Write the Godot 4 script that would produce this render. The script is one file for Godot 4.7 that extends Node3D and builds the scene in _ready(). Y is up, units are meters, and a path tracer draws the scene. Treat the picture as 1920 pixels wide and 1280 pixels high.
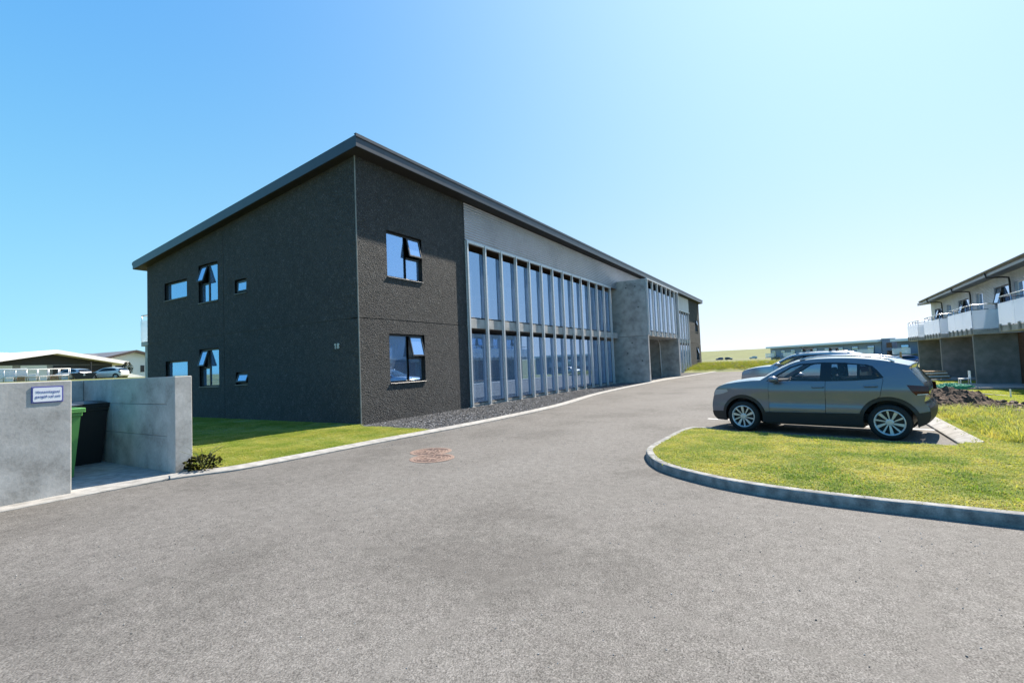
extends Node3D
# A dark two-storey apartment building beside an asphalt drive, bins on the left, parked cars on the right.
# World axes: the near corner of the building stands at the origin; its long front runs along -z (plane x = 0), its gable along -x (plane z = 0).

var M := {}
var rng := RandomNumberGenerator.new()
var used := {}


func _ready() -> void:
	rng.seed = 1807
	setup_view()
	make_materials()
	build_ground()
	build_apartments()
	build_bin_enclosure()
	build_right_building()
	build_cars()
	build_yard_details()
	build_background()
	build_grass()


# ---------------------------------------------------------------- camera, sky, sun
func setup_view() -> void:
	var cam := Camera3D.new()
	cam.name = "camera"
	add_child(cam)
	cam.position = Vector3(11.359, 1.62, 9.861)
	cam.rotation_order = EULER_ORDER_YXZ
	cam.rotation_degrees = Vector3(2.691, 31.483, -2.357)
	cam.fov = 70.42
	cam.near = 0.05
	cam.far = 6000.0
	cam.current = true

	var az := deg_to_rad(11.0)
	var el := deg_to_rad(47.5)
	var to_sun := Vector3(sin(az) * cos(el), sin(el), -cos(az) * cos(el))
	var sun := DirectionalLight3D.new()
	sun.name = "sun"
	add_child(sun)
	sun.look_at_from_position(to_sun * 100.0, Vector3.ZERO, Vector3.UP)
	sun.light_energy = 1.6
	sun.light_color = Color(1.0, 0.955, 0.89)
	sun.light_angular_distance = 0.5
	sun.shadow_enabled = true

	var sky_mat := PanoramaSkyMaterial.new()
	sky_mat.panorama = ImageTexture.create_from_image(sky_image(to_sun))
	var sky := Sky.new()
	sky.sky_material = sky_mat
	var env := Environment.new()
	env.background_mode = Environment.BG_SKY
	env.sky = sky
	env.background_energy_multiplier = 1.0
	env.tonemap_mode = Environment.TONE_MAPPER_LINEAR
	env.tonemap_exposure = 2.25
	env.sdfgi_enabled = true
	env.ssao_enabled = true
	env.ssil_enabled = true
	env.fog_enabled = false
	env.fog_density = 0.00025
	env.fog_light_color = Color(0.93, 0.97, 1.0)
	var we := WorldEnvironment.new()
	we.name = "environment"
	we.environment = env
	add_child(we)


# clear summer air: deep blue away from the sun, paler to the horizon and round the sun
func sky_image(to_sun: Vector3) -> Image:
	var w := 512
	var h := 256
	var im := Image.create(w, h, false, Image.FORMAT_RGBAF)
	var zenith := Vector3(0.065, 0.337, 0.90) * 0.444
	var low := Vector3(0.314, 0.885, 1.05) * 0.444
	var halo := Vector3(0.575, 0.603, 0.42) * 0.444
	var haze := Vector3(0.722, 0.20, 0.15) * 0.444
	for j in h:
		var th := (j + 0.5) / h * PI
		var y := cos(th)
		for i in w:
			var ph := (i + 0.5) / w * TAU
			var d := Vector3(sin(ph) * sin(th), y, -cos(ph) * sin(th))
			var up := maxf(y, 0.0)
			var c := zenith.lerp(low, pow(1.0 - up, 2.0))
			var a := acos(clampf(d.dot(to_sun), -1.0, 1.0))
			var flat_a := Vector2(d.x, d.z).normalized().dot(Vector2(to_sun.x, to_sun.z).normalized())
			var glow := exp(-a * a / 0.35)
			var band := exp(-up * 4.5) * pow(maxf(0.0, 0.5 + 0.5 * flat_a), 2.0)
			c = c + halo * glow + haze * band
			if y < 0.0:
				c = c.lerp(Vector3(0.2, 0.21, 0.18), clampf(-y * 8.0, 0.0, 1.0))
			im.set_pixel(i, j, Color(c.x, c.y, c.z))
	return im


# ---------------------------------------------------------------- names, labels
func numbered(called: String) -> String:
	if not used.has(called):
		used[called] = 0
		return called
	used[called] += 1
	return "%s_%03d" % [called, used[called]]


func thing(called: String, label: String, category: String, at := Vector3.ZERO, group := "") -> Node3D:
	var o := Node3D.new()
	o.name = numbered(called)
	add_child(o)
	o.position = at
	o.set_meta("label", label)
	o.set_meta("category", category)
	if group:
		o.set_meta("group", group)
	return o


func structure(called: String, mesh: Mesh, m: Material) -> MeshInstance3D:
	var o := MeshInstance3D.new()
	o.name = numbered(called)
	o.mesh = mesh
	o.material_override = m
	add_child(o)
	o.set_meta("kind", "structure")
	return o


func part(parent: Node3D, called: String, mesh: Mesh, m: Material, at := Transform3D()) -> MeshInstance3D:
	var o := MeshInstance3D.new()
	o.name = called
	o.mesh = mesh
	o.material_override = m
	o.transform = at
	parent.add_child(o, true)
	return o


func joint(parent: Node3D, called: String, at := Transform3D()) -> Node3D:
	var o := Node3D.new()
	o.name = called
	o.transform = at
	parent.add_child(o, true)
	return o


# ---------------------------------------------------------------- mesh building
class MB:
	var st := SurfaceTool.new()

	func _init() -> void:
		st.begin(Mesh.PRIMITIVE_TRIANGLES)
		st.set_smooth_group(-1)

	func smooth(on: bool) -> void:
		st.set_smooth_group(0 if on else -1)

	func tri(a: Vector3, b: Vector3, c: Vector3) -> void:
		st.add_vertex(a)
		st.add_vertex(b)
		st.add_vertex(c)

	func face(p: Array, n: Vector3) -> void:
		# a flat convex face that looks along n
		var a: Vector3 = p[0]
		var b: Vector3 = p[1]
		var c: Vector3 = p[2]
		var flip := (a - c).cross(a - b).dot(n) < 0.0
		for i in range(1, p.size() - 1):
			if flip:
				tri(p[0], p[i + 1], p[i])
			else:
				tri(p[0], p[i], p[i + 1])

	func box(lo: Vector3, hi: Vector3, t := Transform3D()) -> void:
		for ax in 3:
			var u := (ax + 1) % 3
			var v := (ax + 2) % 3
			for s in 2:
				var p := []
				for q in [[0, 0], [1, 0], [1, 1], [0, 1]]:
					var k := Vector3()
					k[ax] = hi[ax] if s else lo[ax]
					k[u] = hi[u] if q[0] else lo[u]
					k[v] = hi[v] if q[1] else lo[v]
					p.append(t * k)
				var n := Vector3()
				n[ax] = 1.0 if s else -1.0
				face(p, t.basis * n)

	func cbox(lo: Vector3, hi: Vector3, c: float, t := Transform3D()) -> void:
		# a box with chamfered edges
		for ax in 3:
			var u := (ax + 1) % 3
			var v := (ax + 2) % 3
			for s in 2:
				var p := []
				for q in [[0, 0], [1, 0], [1, 1], [0, 1]]:
					var k := Vector3()
					k[ax] = hi[ax] if s else lo[ax]
					k[u] = hi[u] - c if q[0] else lo[u] + c
					k[v] = hi[v] - c if q[1] else lo[v] + c
					p.append(t * k)
				var n := Vector3()
				n[ax] = 1.0 if s else -1.0
				face(p, t.basis * n)
			for su in 2:
				for sv in 2:
					var p2 := []
					for q in [[0, 0], [0, 1], [1, 1], [1, 0]]:
						var k := Vector3()
						k[ax] = hi[ax] - c if q[0] else lo[ax] + c
						k[u] = (hi[u] - (0.0 if q[1] else c)) if su else (lo[u] + (0.0 if q[1] else c))
						k[v] = (hi[v] - (c if q[1] else 0.0)) if sv else (lo[v] + (c if q[1] else 0.0))
						p2.append(t * k)
					var n2 := Vector3()
					n2[u] = 1.0 if su else -1.0
					n2[v] = 1.0 if sv else -1.0
					face(p2, t.basis * n2)
		for i in 8:
			var s := Vector3(1 if i & 1 else -1, 1 if i & 2 else -1, 1 if i & 4 else -1)
			var p3 := []
			for ax in 3:
				var k := Vector3()
				for q in 3:
					var e: float = hi[q] if s[q] > 0 else lo[q]
					k[q] = e if q == ax else e - s[q] * c
				p3.append(t * k)
			face(p3, t.basis * s)

	func tube(pts: Array, r: float, n := 8, caps := true, r_end := -1.0) -> void:
		var rings := []
		var side := Vector3.ZERO
		for i in pts.size():
			var d: Vector3 = (pts[mini(i + 1, pts.size() - 1)] - pts[maxi(i - 1, 0)]).normalized()
			if side == Vector3.ZERO:
				side = d.cross(Vector3.UP if absf(d.y) < 0.9 else Vector3.RIGHT).normalized()
			else:
				side = (side - d * side.dot(d)).normalized()
			var other := d.cross(side)
			var rr := r if r_end < 0.0 else lerpf(r, r_end, float(i) / (pts.size() - 1))
			var ring := []
			for k in n:
				var a := TAU * k / n
				ring.append(pts[i] + (side * cos(a) + other * sin(a)) * rr)
			rings.append(ring)
		for i in rings.size() - 1:
			for k in n:
				var k2 := (k + 1) % n
				var mid: Vector3 = (pts[i] + pts[i + 1]) * 0.5
				face([rings[i][k], rings[i][k2], rings[i + 1][k2], rings[i + 1][k]], (rings[i][k] + rings[i + 1][k2]) * 0.5 - mid)
		if caps:
			face(rings[0], pts[0] - pts[1])
			face(rings[-1], pts[-1] - pts[-2])

	func lathe(profile: Array, n: int, t := Transform3D()) -> void:
		# profile: Vector2(radius, along z); it runs from the outer foot over the top to the middle
		for i in profile.size() - 1:
			var a: Vector2 = profile[i]
			var b: Vector2 = profile[i + 1]
			var e := b - a
			var nn := Vector2(e.y, -e.x)
			for k in n:
				var c0 := Vector2(cos(TAU * k / n), sin(TAU * k / n))
				var c1 := Vector2(cos(TAU * (k + 1) / n), sin(TAU * (k + 1) / n))
				var p := [t * Vector3(a.x * c0.x, a.x * c0.y, a.y), t * Vector3(a.x * c1.x, a.x * c1.y, a.y), t * Vector3(b.x * c1.x, b.x * c1.y, b.y), t * Vector3(b.x * c0.x, b.x * c0.y, b.y)]
				var m := (c0 + c1) * 0.5
				var dir := t.basis * Vector3(m.x * nn.x, m.y * nn.x, nn.y)
				if a.x < 1e-6:
					face([p[0], p[2], p[3]], dir)
				elif b.x < 1e-6:
					face([p[0], p[1], p[2]], dir)
				else:
					face(p, dir)

	func prism(poly: PackedVector2Array, w0: float, w1: float, t := Transform3D()) -> void:
		# a polygon in the local xy plane pushed from z = w0 to z = w1
		var idx := Geometry2D.triangulate_polygon(poly)
		for i in range(0, idx.size(), 3):
			var a := poly[idx[i]]
			var b := poly[idx[i + 1]]
			var c := poly[idx[i + 2]]
			face([t * Vector3(a.x, a.y, w1), t * Vector3(b.x, b.y, w1), t * Vector3(c.x, c.y, w1)], t.basis.z * signf(w1 - w0))
			face([t * Vector3(a.x, a.y, w0), t * Vector3(b.x, b.y, w0), t * Vector3(c.x, c.y, w0)], t.basis.z * signf(w0 - w1))
		var turn := 1.0 if Geometry2D.is_polygon_clockwise(poly) else -1.0
		for i in poly.size():
			var a := poly[i]
			var b := poly[(i + 1) % poly.size()]
			var n2 := Vector2(-(b - a).y, (b - a).x) * turn
			face([t * Vector3(a.x, a.y, w0), t * Vector3(b.x, b.y, w0), t * Vector3(b.x, b.y, w1), t * Vector3(a.x, a.y, w1)], t.basis * Vector3(n2.x, n2.y, 0))

	func mesh() -> ArrayMesh:
		st.generate_normals()
		return st.commit()


func box_mesh(lo: Vector3, hi: Vector3, c := 0.0) -> ArrayMesh:
	var b := MB.new()
	if c > 0.0:
		b.cbox(lo, hi, c)
	else:
		b.box(lo, hi)
	return b.mesh()


func tube_mesh(pts: Array, r: float, n := 8) -> ArrayMesh:
	var b := MB.new()
	b.smooth(true)
	b.tube(pts, r, n, true)
	return b.mesh()


# a flat sheet of the polygon (x, z), cut into cells and lifted by height(x, z); uv = metres
func sheet(poly: PackedVector2Array, cell: float, height: Callable, holes := []) -> ArrayMesh:
	var lo := poly[0]
	var hi := poly[0]
	for p in poly:
		lo = lo.min(p)
		hi = hi.max(p)
	var st := SurfaceTool.new()
	st.begin(Mesh.PRIMITIVE_TRIANGLES)
	var nx := int(ceil((hi.x - lo.x) / cell))
	var nz := int(ceil((hi.y - lo.y) / cell))
	for i in nx:
		for j in nz:
			var a := lo + Vector2(i, j) * cell
			var q := PackedVector2Array([a, a + Vector2(cell, 0), a + Vector2(cell, cell), a + Vector2(0, cell)])
			var pieces: Array = Geometry2D.intersect_polygons(q, poly)
			for h in holes:
				var left := []
				for pc in pieces:
					left.append_array(Geometry2D.clip_polygons(pc, h))
				pieces = left
			for pc: PackedVector2Array in pieces:
				var idx := Geometry2D.triangulate_polygon(pc)
				for k in range(0, idx.size(), 3):
					var t := [pc[idx[k]], pc[idx[k + 1]], pc[idx[k + 2]]]
					if (t[1] - t[0]).cross(t[2] - t[0]) < 0.0:
						t = [t[0], t[2], t[1]]
					for v: Vector2 in t:
						var e := 0.05
						var y: float = height.call(v.x, v.y)
						var n := Vector3(y - height.call(v.x + e, v.y), e, y - height.call(v.x, v.y + e)).normalized()
						st.set_normal(n)
						st.set_uv(v)
						st.set_uv2(v)
						st.add_vertex(Vector3(v.x, y, v.y))
	return st.commit()


# a band along a path on the ground: profile points are (across, up), across measured to the right of the way
func sweep(path: Array, profile: Array, closed_ends := true) -> ArrayMesh:
	var b := MB.new()
	var rows := []
	for i in path.size():
		var p: Vector3 = path[i]
		var d: Vector3 = path[mini(i + 1, path.size() - 1)] - path[maxi(i - 1, 0)]
		d.y = 0.0
		d = d.normalized()
		var right := d.cross(Vector3.UP)
		var row := []
		for q: Vector2 in profile:
			row.append(p + right * q.x + Vector3.UP * q.y)
		rows.append(row)
	var mid := Vector2.ZERO
	for q: Vector2 in profile:
		mid += q / profile.size()
	for i in rows.size() - 1:
		var d2: Vector3 = (path[i + 1] - path[i]).normalized()
		var right2 := d2.cross(Vector3.UP).normalized()
		for k in profile.size() - 1:
			var e: Vector2 = profile[k + 1] - profile[k]
			var n2 := Vector2(-e.y, e.x)
			if n2.dot((profile[k] + profile[k + 1]) * 0.5 - mid) < 0.0:
				n2 = -n2
			b.face([rows[i][k], rows[i][k + 1], rows[i + 1][k + 1], rows[i + 1][k]], right2 * n2.x + Vector3.UP * n2.y)
	if closed_ends:
		b.face(rows[0], path[0] - path[1])
		b.face(rows[-1], path[-1] - path[-2])
	return b.mesh()


# an upright wall in its own axes (x right, y up, z outward), from u0 to u1, y0 to its top line, with rectangular openings [u0, y0, u1, y1]
func wall_mesh(u0: float, u1: float, y0: float, top0: float, top1: float, holes: Array, thick: float) -> ArrayMesh:
	var b := MB.new()
	var top := func(u: float) -> float: return lerpf(top0, top1, (u - u0) / (u1 - u0))
	var us := [u0, u1]
	var ys := [y0]
	for h in holes:
		us.append_array([h[0], h[2]])
		ys.append_array([h[1], h[3]])
	us.sort()
	ys.sort()
	for i in us.size() - 1:
		if us[i + 1] - us[i] < 1e-5:
			continue
		for j in ys.size():
			var ya: float = ys[j]
			var last := j == ys.size() - 1
			if not last and ys[j + 1] - ya < 1e-5:
				continue
			var yb0: float = top.call(us[i]) if last else ys[j + 1]
			var yb1: float = top.call(us[i + 1]) if last else ys[j + 1]
			var cx: float = (us[i] + us[i + 1]) * 0.5
			var cy := ya + 0.001
			var open := false
			for h in holes:
				if cx > h[0] and cx < h[2] and cy > h[1] - 0.0005 and cy < h[3]:
					open = true
			if open:
				continue
			for s in [0.0, -thick]:
				b.face([Vector3(us[i], ya, s), Vector3(us[i + 1], ya, s), Vector3(us[i + 1], yb1, s), Vector3(us[i], yb0, s)], Vector3(0, 0, 1 if s == 0.0 else -1))
	for h in holes:
		b.face([Vector3(h[0], h[1], 0), Vector3(h[2], h[1], 0), Vector3(h[2], h[1], -thick), Vector3(h[0], h[1], -thick)], Vector3.UP)
		b.face([Vector3(h[0], h[3], 0), Vector3(h[2], h[3], 0), Vector3(h[2], h[3], -thick), Vector3(h[0], h[3], -thick)], Vector3.DOWN)
		b.face([Vector3(h[0], h[1], 0), Vector3(h[0], h[3], 0), Vector3(h[0], h[3], -thick), Vector3(h[0], h[1], -thick)], Vector3.RIGHT)
		b.face([Vector3(h[2], h[1], 0), Vector3(h[2], h[3], 0), Vector3(h[2], h[3], -thick), Vector3(h[2], h[1], -thick)], Vector3.LEFT)
	b.face([Vector3(u0, y0, 0), Vector3(u1, y0, 0), Vector3(u1, y0, -thick), Vector3(u0, y0, -thick)], Vector3.DOWN)
	b.face([Vector3(u0, top0, 0), Vector3(u1, top1, 0), Vector3(u1, top1, -thick), Vector3(u0, top0, -thick)], Vector3.UP)
	b.face([Vector3(u0, y0, 0), Vector3(u0, top0, 0), Vector3(u0, top0, -thick), Vector3(u0, y0, -thick)], Vector3.LEFT)
	b.face([Vector3(u1, y0, 0), Vector3(u1, top1, 0), Vector3(u1, top1, -thick), Vector3(u1, y0, -thick)], Vector3.RIGHT)
	return b.mesh()


# sheet metal with ribs that run along x; profile goes up y, z outward
func corrugated(u0: float, u1: float, y0: float, y1: float, pitch: float, depth: float) -> ArrayMesh:
	var b := MB.new()
	b.smooth(true)
	var n := int((y1 - y0) / pitch * 6.0)
	for k in n:
		var ya := lerpf(y0, y1, float(k) / n)
		var yb := lerpf(y0, y1, float(k + 1) / n)
		var za := depth * 0.5 * sin(ya / pitch * TAU)
		var zb := depth * 0.5 * sin(yb / pitch * TAU)
		b.face([Vector3(u0, ya, za), Vector3(u1, ya, za), Vector3(u1, yb, zb), Vector3(u0, yb, zb)], Vector3(0, 0, 1))
	b.smooth(false)
	b.box(Vector3(u0, y0, -0.06), Vector3(u1, y1, -0.05))
	return b.mesh()


# axes of a wall: x to the right for someone who looks at it, z outward
func on_front(x: float, z: float, y := 0.0) -> Transform3D:
	return Transform3D(Basis(Vector3(0, 0, -1), Vector3.UP, Vector3(1, 0, 0)), Vector3(x, y, z))


func facing_left(x: float, z: float, y := 0.0) -> Transform3D:
	return Transform3D(Basis(Vector3(0, 0, 1), Vector3.UP, Vector3(-1, 0, 0)), Vector3(x, y, z))


# ---------------------------------------------------------------- materials
func lin(r: float, g: float, b: float, a := 1.0) -> Color:
	return Color(r, g, b, a).linear_to_srgb()


func noise(kind: int, freq: float, sd: int, octaves := 3) -> FastNoiseLite:
	var n := FastNoiseLite.new()
	n.noise_type = kind
	n.frequency = freq
	n.seed = sd
	n.fractal_octaves = octaves
	n.fractal_type = FastNoiseLite.FRACTAL_FBM if octaves > 1 else FastNoiseLite.FRACTAL_NONE
	return n


# grey picture of layered noises: [[noise, weight], ...] as floats 0..1
func layered(size: int, layers: Array) -> PackedFloat32Array:
	var out := PackedFloat32Array()
	out.resize(size * size)
	var total := 0.0
	for l in layers:
		total += l[1]
	for l in layers:
		var im: Image = l[0].get_seamless_image(size, size, false, false, 0.12, true)
		im.convert(Image.FORMAT_L8)
		var d := im.get_data()
		var w: float = l[1] / total / 255.0
		for i in d.size():
			out[i] += d[i] * w
	return out


func color_tex(size: int, v: PackedFloat32Array, stops: Array) -> ImageTexture:
	# stops: [[value, Color in linear light], ...]
	var lut := []
	for i in 256:
		var x := i / 255.0
		var c: Color = stops[-1][1]
		for k in stops.size() - 1:
			if x <= stops[k + 1][0]:
				var t: float = clampf((x - stops[k][0]) / maxf(1e-5, stops[k + 1][0] - stops[k][0]), 0, 1)
				c = stops[k][1].lerp(stops[k + 1][1], t)
				break
		c = c.linear_to_srgb()
		lut.append([int(c.r * 255), int(c.g * 255), int(c.b * 255)])
	var b := PackedByteArray()
	b.resize(size * size * 3)
	for i in size * size:
		var e: Array = lut[clampi(int(v[i] * 255.0), 0, 255)]
		b[i * 3] = e[0]
		b[i * 3 + 1] = e[1]
		b[i * 3 + 2] = e[2]
	return ImageTexture.create_from_image(Image.create_from_data(size, size, false, Image.FORMAT_RGB8, b))


func normal_tex(size: int, v: PackedFloat32Array, strength: float) -> ImageTexture:
	var b := PackedByteArray()
	b.resize(size * size)
	for i in size * size:
		b[i] = clampi(int(v[i] * 255.0), 0, 255)
	var im := Image.create_from_data(size, size, false, Image.FORMAT_L8, b)
	im.convert(Image.FORMAT_RGBA8)
	im.bump_map_to_normal_map(strength)
	return ImageTexture.create_from_image(im)


func plain(c: Color, rough: float, metal := 0.0) -> StandardMaterial3D:
	var m := StandardMaterial3D.new()
	m.albedo_color = c
	m.roughness = rough
	m.metallic = metal
	return m


func tiled(tex: Texture2D, rough: float, metres: float, normal: Texture2D = null, strength := 1.0) -> StandardMaterial3D:
	var m := StandardMaterial3D.new()
	m.albedo_texture = tex
	m.roughness = rough
	m.uv1_triplanar = true
	m.uv1_world_triplanar = true
	m.uv1_triplanar_sharpness = 6.0
	m.uv1_scale = Vector3.ONE / metres
	if normal:
		m.normal_enabled = true
		m.normal_texture = normal
		m.normal_scale = strength
	return m


func over(m: StandardMaterial3D, tex: Texture2D, metres: float) -> StandardMaterial3D:
	m.detail_enabled = true
	m.detail_albedo = tex
	m.detail_blend_mode = BaseMaterial3D.BLEND_MODE_MUL
	m.detail_uv_layer = BaseMaterial3D.DETAIL_UV_2
	m.uv2_triplanar = true
	m.uv2_world_triplanar = true
	m.uv2_triplanar_sharpness = 6.0
	m.uv2_scale = Vector3.ONE / metres
	return m


func glass(alpha: float, metal: float, c := Color(0.8, 0.86, 0.9)) -> StandardMaterial3D:
	var m := plain(Color(c.r, c.g, c.b, alpha), 0.02, metal)
	m.transparency = BaseMaterial3D.TRANSPARENCY_ALPHA
	m.metallic_specular = 0.5
	return m


func make_materials() -> void:
	var S := FastNoiseLite.TYPE_SIMPLEX_SMOOTH
	var C := FastNoiseLite.TYPE_CELLULAR
	var V := FastNoiseLite.TYPE_VALUE
	# broad unevenness that is laid over the fine patterns
	var blotch := layered(512, [[noise(S, 0.006, 5, 4), 1.0], [noise(S, 0.03, 6, 3), 0.5]])
	var mild := color_tex(512, blotch, [[0.2, Color(0.80, 0.80, 0.80)], [0.5, Color(0.94, 0.935, 0.93)], [0.8, Color(1, 1, 1)]])
	var strong := color_tex(512, blotch, [[0.2, Color(0.62, 0.62, 0.61)], [0.5, Color(0.88, 0.875, 0.87)], [0.8, Color(1, 1, 1)]])
	var worn := color_tex(512, layered(512, [[noise(S, 0.005, 105, 5), 1.0], [noise(S, 0.02, 106, 4), 0.6], [noise(S, 0.09, 107, 3), 0.25]]), [[0.28, Color(0.74, 0.735, 0.73)], [0.42, Color(0.88, 0.875, 0.87)], [0.55, Color(0.94, 0.935, 0.93)], [0.72, Color(1, 1, 1)]])
	# asphalt: pale worn stones in dark binder
	var a := layered(1024, [[noise(V, 0.45, 11, 1), 1.2], [noise(S, 0.22, 12, 2), 0.45], [noise(S, 0.015, 13, 3), 0.30]])
	var at := color_tex(1024, a, [[0.2, Color(0.060, 0.056, 0.052)], [0.4, Color(0.120, 0.114, 0.106)], [0.6, Color(0.165, 0.156, 0.146)], [0.82, Color(0.26, 0.247, 0.232)]])
	M.asphalt = over(tiled(at, 0.86, 2.6, normal_tex(1024, a, 3.0), 0.5), worn, 13.0)
	M.asphalt.metallic_specular = 0.35
	# dark pebble dash
	var w := layered(1024, [[noise(V, 0.2, 21, 1), 1.0], [noise(C, 0.16, 22, 1), 0.6], [noise(S, 0.012, 23, 3), 0.3]])
	var wt := color_tex(1024, w, [[0.25, Color(0.035, 0.0345, 0.035)], [0.5, Color(0.058, 0.057, 0.0575)], [0.64, Color(0.081, 0.080, 0.080)], [0.78, Color(0.165, 0.164, 0.163)]])
	M.pebble = over(tiled(wt, 0.9, 3.9, normal_tex(1024, w, 9.0), 1.6), mild, 9.0)
	# cast concrete
	var c := layered(1024, [[noise(S, 0.006, 31, 5), 1.0], [noise(S, 0.05, 32, 4), 0.4], [noise(V, 0.3, 33, 1), 0.16]])
	var ct := color_tex(1024, c, [[0.22, Color(0.29, 0.28, 0.265)], [0.42, Color(0.385, 0.375, 0.36)], [0.58, Color(0.43, 0.42, 0.405)], [0.78, Color(0.50, 0.49, 0.475)]])
	var cn := normal_tex(1024, c, 2.0)
	M.concrete = over(tiled(ct, 0.85, 3.7, cn, 0.4), mild, 5.3)
	var kt := color_tex(1024, c, [[0.22, Color(0.22, 0.214, 0.20)], [0.5, Color(0.30, 0.292, 0.277)], [0.78, Color(0.37, 0.362, 0.345)]])
	M.kerb = over(tiled(kt, 0.88, 1.3, cn, 0.5), mild, 4.0)
	var kd := color_tex(1024, c, [[0.22, Color(0.13, 0.13, 0.13)], [0.5, Color(0.22, 0.22, 0.215)], [0.78, Color(0.33, 0.33, 0.32)]])
	M.kerb_dark = over(tiled(kd, 0.85, 1.1, cn, 0.5), mild, 4.0)
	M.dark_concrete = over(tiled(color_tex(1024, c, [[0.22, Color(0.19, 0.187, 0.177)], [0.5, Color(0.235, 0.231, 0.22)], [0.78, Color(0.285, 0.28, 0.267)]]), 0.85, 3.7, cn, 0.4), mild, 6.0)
	# grass floor and soil
	var g := layered(512, [[noise(S, 0.02, 41, 4), 1.0], [noise(V, 0.3, 42, 1), 0.5]])
	M.turf = over(tiled(color_tex(512, g, [[0.25, Color(0.19, 0.205, 0.05)], [0.5, Color(0.25, 0.262, 0.07)], [0.75, Color(0.32, 0.30, 0.10)]]), 0.95, 2.3), mild, 11.0)
	M.field = over(tiled(color_tex(512, g, [[0.25, Color(0.085, 0.11, 0.022)], [0.5, Color(0.13, 0.15, 0.035)], [0.75, Color(0.19, 0.18, 0.065)]]), 0.95, 19.0), strong, 83.0)
	var so := layered(512, [[noise(S, 0.03, 51, 4), 1.0], [noise(V, 0.3, 52, 1), 0.6]])
	M.soil = tiled(color_tex(512, so, [[0.25, Color(0.026, 0.014, 0.008)], [0.5, Color(0.066, 0.037, 0.021)], [0.75, Color(0.14, 0.086, 0.053)]]), 0.95, 1.4, normal_tex(512, so, 6.0), 1.0)
	M.dry_soil = tiled(color_tex(512, so, [[0.25, Color(0.10, 0.07, 0.05)], [0.5, Color(0.17, 0.12, 0.088)], [0.75, Color(0.26, 0.20, 0.15)]]), 0.95, 1.9, normal_tex(512, so, 6.0), 1.0)
	M.bare = tiled(color_tex(512, so, [[0.25, Color(0.12, 0.105, 0.085)], [0.5, Color(0.22, 0.2, 0.17)], [0.75, Color(0.33, 0.31, 0.28)]]), 0.95, 7.0)
	M.gravel_bed = tiled(color_tex(512, so, [[0.25, Color(0.016, 0.016, 0.017)], [0.5, Color(0.04, 0.04, 0.042)], [0.75, Color(0.09, 0.09, 0.092)]]), 0.9, 0.8, normal_tex(512, so, 8.0), 1.0)
	# wood
	var wd := layered(512, [[noise(S, 0.02, 61, 3), 1.0], [noise(V, 0.25, 62, 1), 0.3]])
	M.wood = tiled(color_tex(512, wd, [[0.2, Color(0.20, 0.12, 0.065)], [0.5, Color(0.32, 0.2, 0.11)], [0.8, Color(0.46, 0.33, 0.2)]]), 0.8, 1.1)
	M.brown_timber = tiled(color_tex(512, wd, [[0.2, Color(0.075, 0.035, 0.02)], [0.5, Color(0.125, 0.06, 0.034)], [0.8, Color(0.19, 0.10, 0.06)]]), 0.7, 1.1)
	# metal: galvanised posts, sheet cladding, painted eaves
	var z := layered(512, [[noise(C, 0.04, 71, 1), 1.0], [noise(S, 0.02, 72, 3), 0.7]])
	M.steel = tiled(color_tex(512, z, [[0.2, Color(0.5, 0.51, 0.52)], [0.5, Color(0.62, 0.625, 0.63)], [0.8, Color(0.72, 0.725, 0.73)]]), 0.42, 0.9)
	M.steel.metallic = 0.25
	M.cladding = over(plain(lin(0.38, 0.39, 0.43), 0.32, 0.6), mild, 6.0)
	M.cladding_pale = over(plain(lin(0.52, 0.55, 0.60), 0.4, 0.35), mild, 6.0)
	M.eaves = over(plain(lin(0.055, 0.062, 0.078), 0.34, 0.3), mild, 3.0)
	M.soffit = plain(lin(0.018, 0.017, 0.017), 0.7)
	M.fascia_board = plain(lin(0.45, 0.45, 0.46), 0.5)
	M.frame = plain(lin(0.018, 0.019, 0.022), 0.4)
	M.frame_white = plain(lin(0.7, 0.7, 0.7), 0.5)
	M.sill = plain(lin(0.16, 0.16, 0.165), 0.45, 0.5)
	M.pane = glass(0.04, 0.78, lin(0.42, 0.62, 0.95))
	M.pane_gallery = glass(0.03, 0.68, lin(0.34, 0.50, 0.74))
	M.balcony_pane = glass(0.42, 0.06, Color(0.93, 0.96, 1.0))
	M.chrome = plain(lin(0.62, 0.62, 0.63), 0.22, 0.95)
	M.rail_white = plain(lin(0.72, 0.72, 0.72), 0.35, 0.4)
	M.dark_sheet = plain(lin(0.035, 0.036, 0.04), 0.6)
	M.curtain = plain(lin(0.62, 0.63, 0.62), 0.9)
	M.white = plain(lin(0.74, 0.74, 0.73), 0.6)
	M.white_paint = plain(lin(0.62, 0.62, 0.60), 0.75)
	M.room = plain(lin(0.10, 0.095, 0.09), 0.9)
	M.black = plain(lin(0.012, 0.012, 0.013), 0.55)
	M.ceiling_board = plain(lin(0.12, 0.075, 0.045), 0.75)
	M.rust = over(tiled(color_tex(512, so, [[0.25, Color(0.15, 0.095, 0.072)], [0.5, Color(0.21, 0.138, 0.108)], [0.75, Color(0.28, 0.19, 0.15)]]), 0.75, 0.6), mild, 1.0)
	M.bin_green = plain(lin(0.10, 0.31, 0.075), 0.42)
	M.bin_black = plain(lin(0.012, 0.0125, 0.014), 0.4)
	M.bin_lid = plain(lin(0.055, 0.06, 0.066), 0.32)
	M.sign_blue = plain(lin(0.07, 0.075, 0.30), 0.45)
	M.sign_white = plain(lin(0.74, 0.75, 0.80), 0.35)
	M.number = plain(lin(0.62, 0.62, 0.60), 0.4, 0.3)
	M.netting = plain(lin(0.03, 0.26, 0.16), 0.8)
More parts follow.
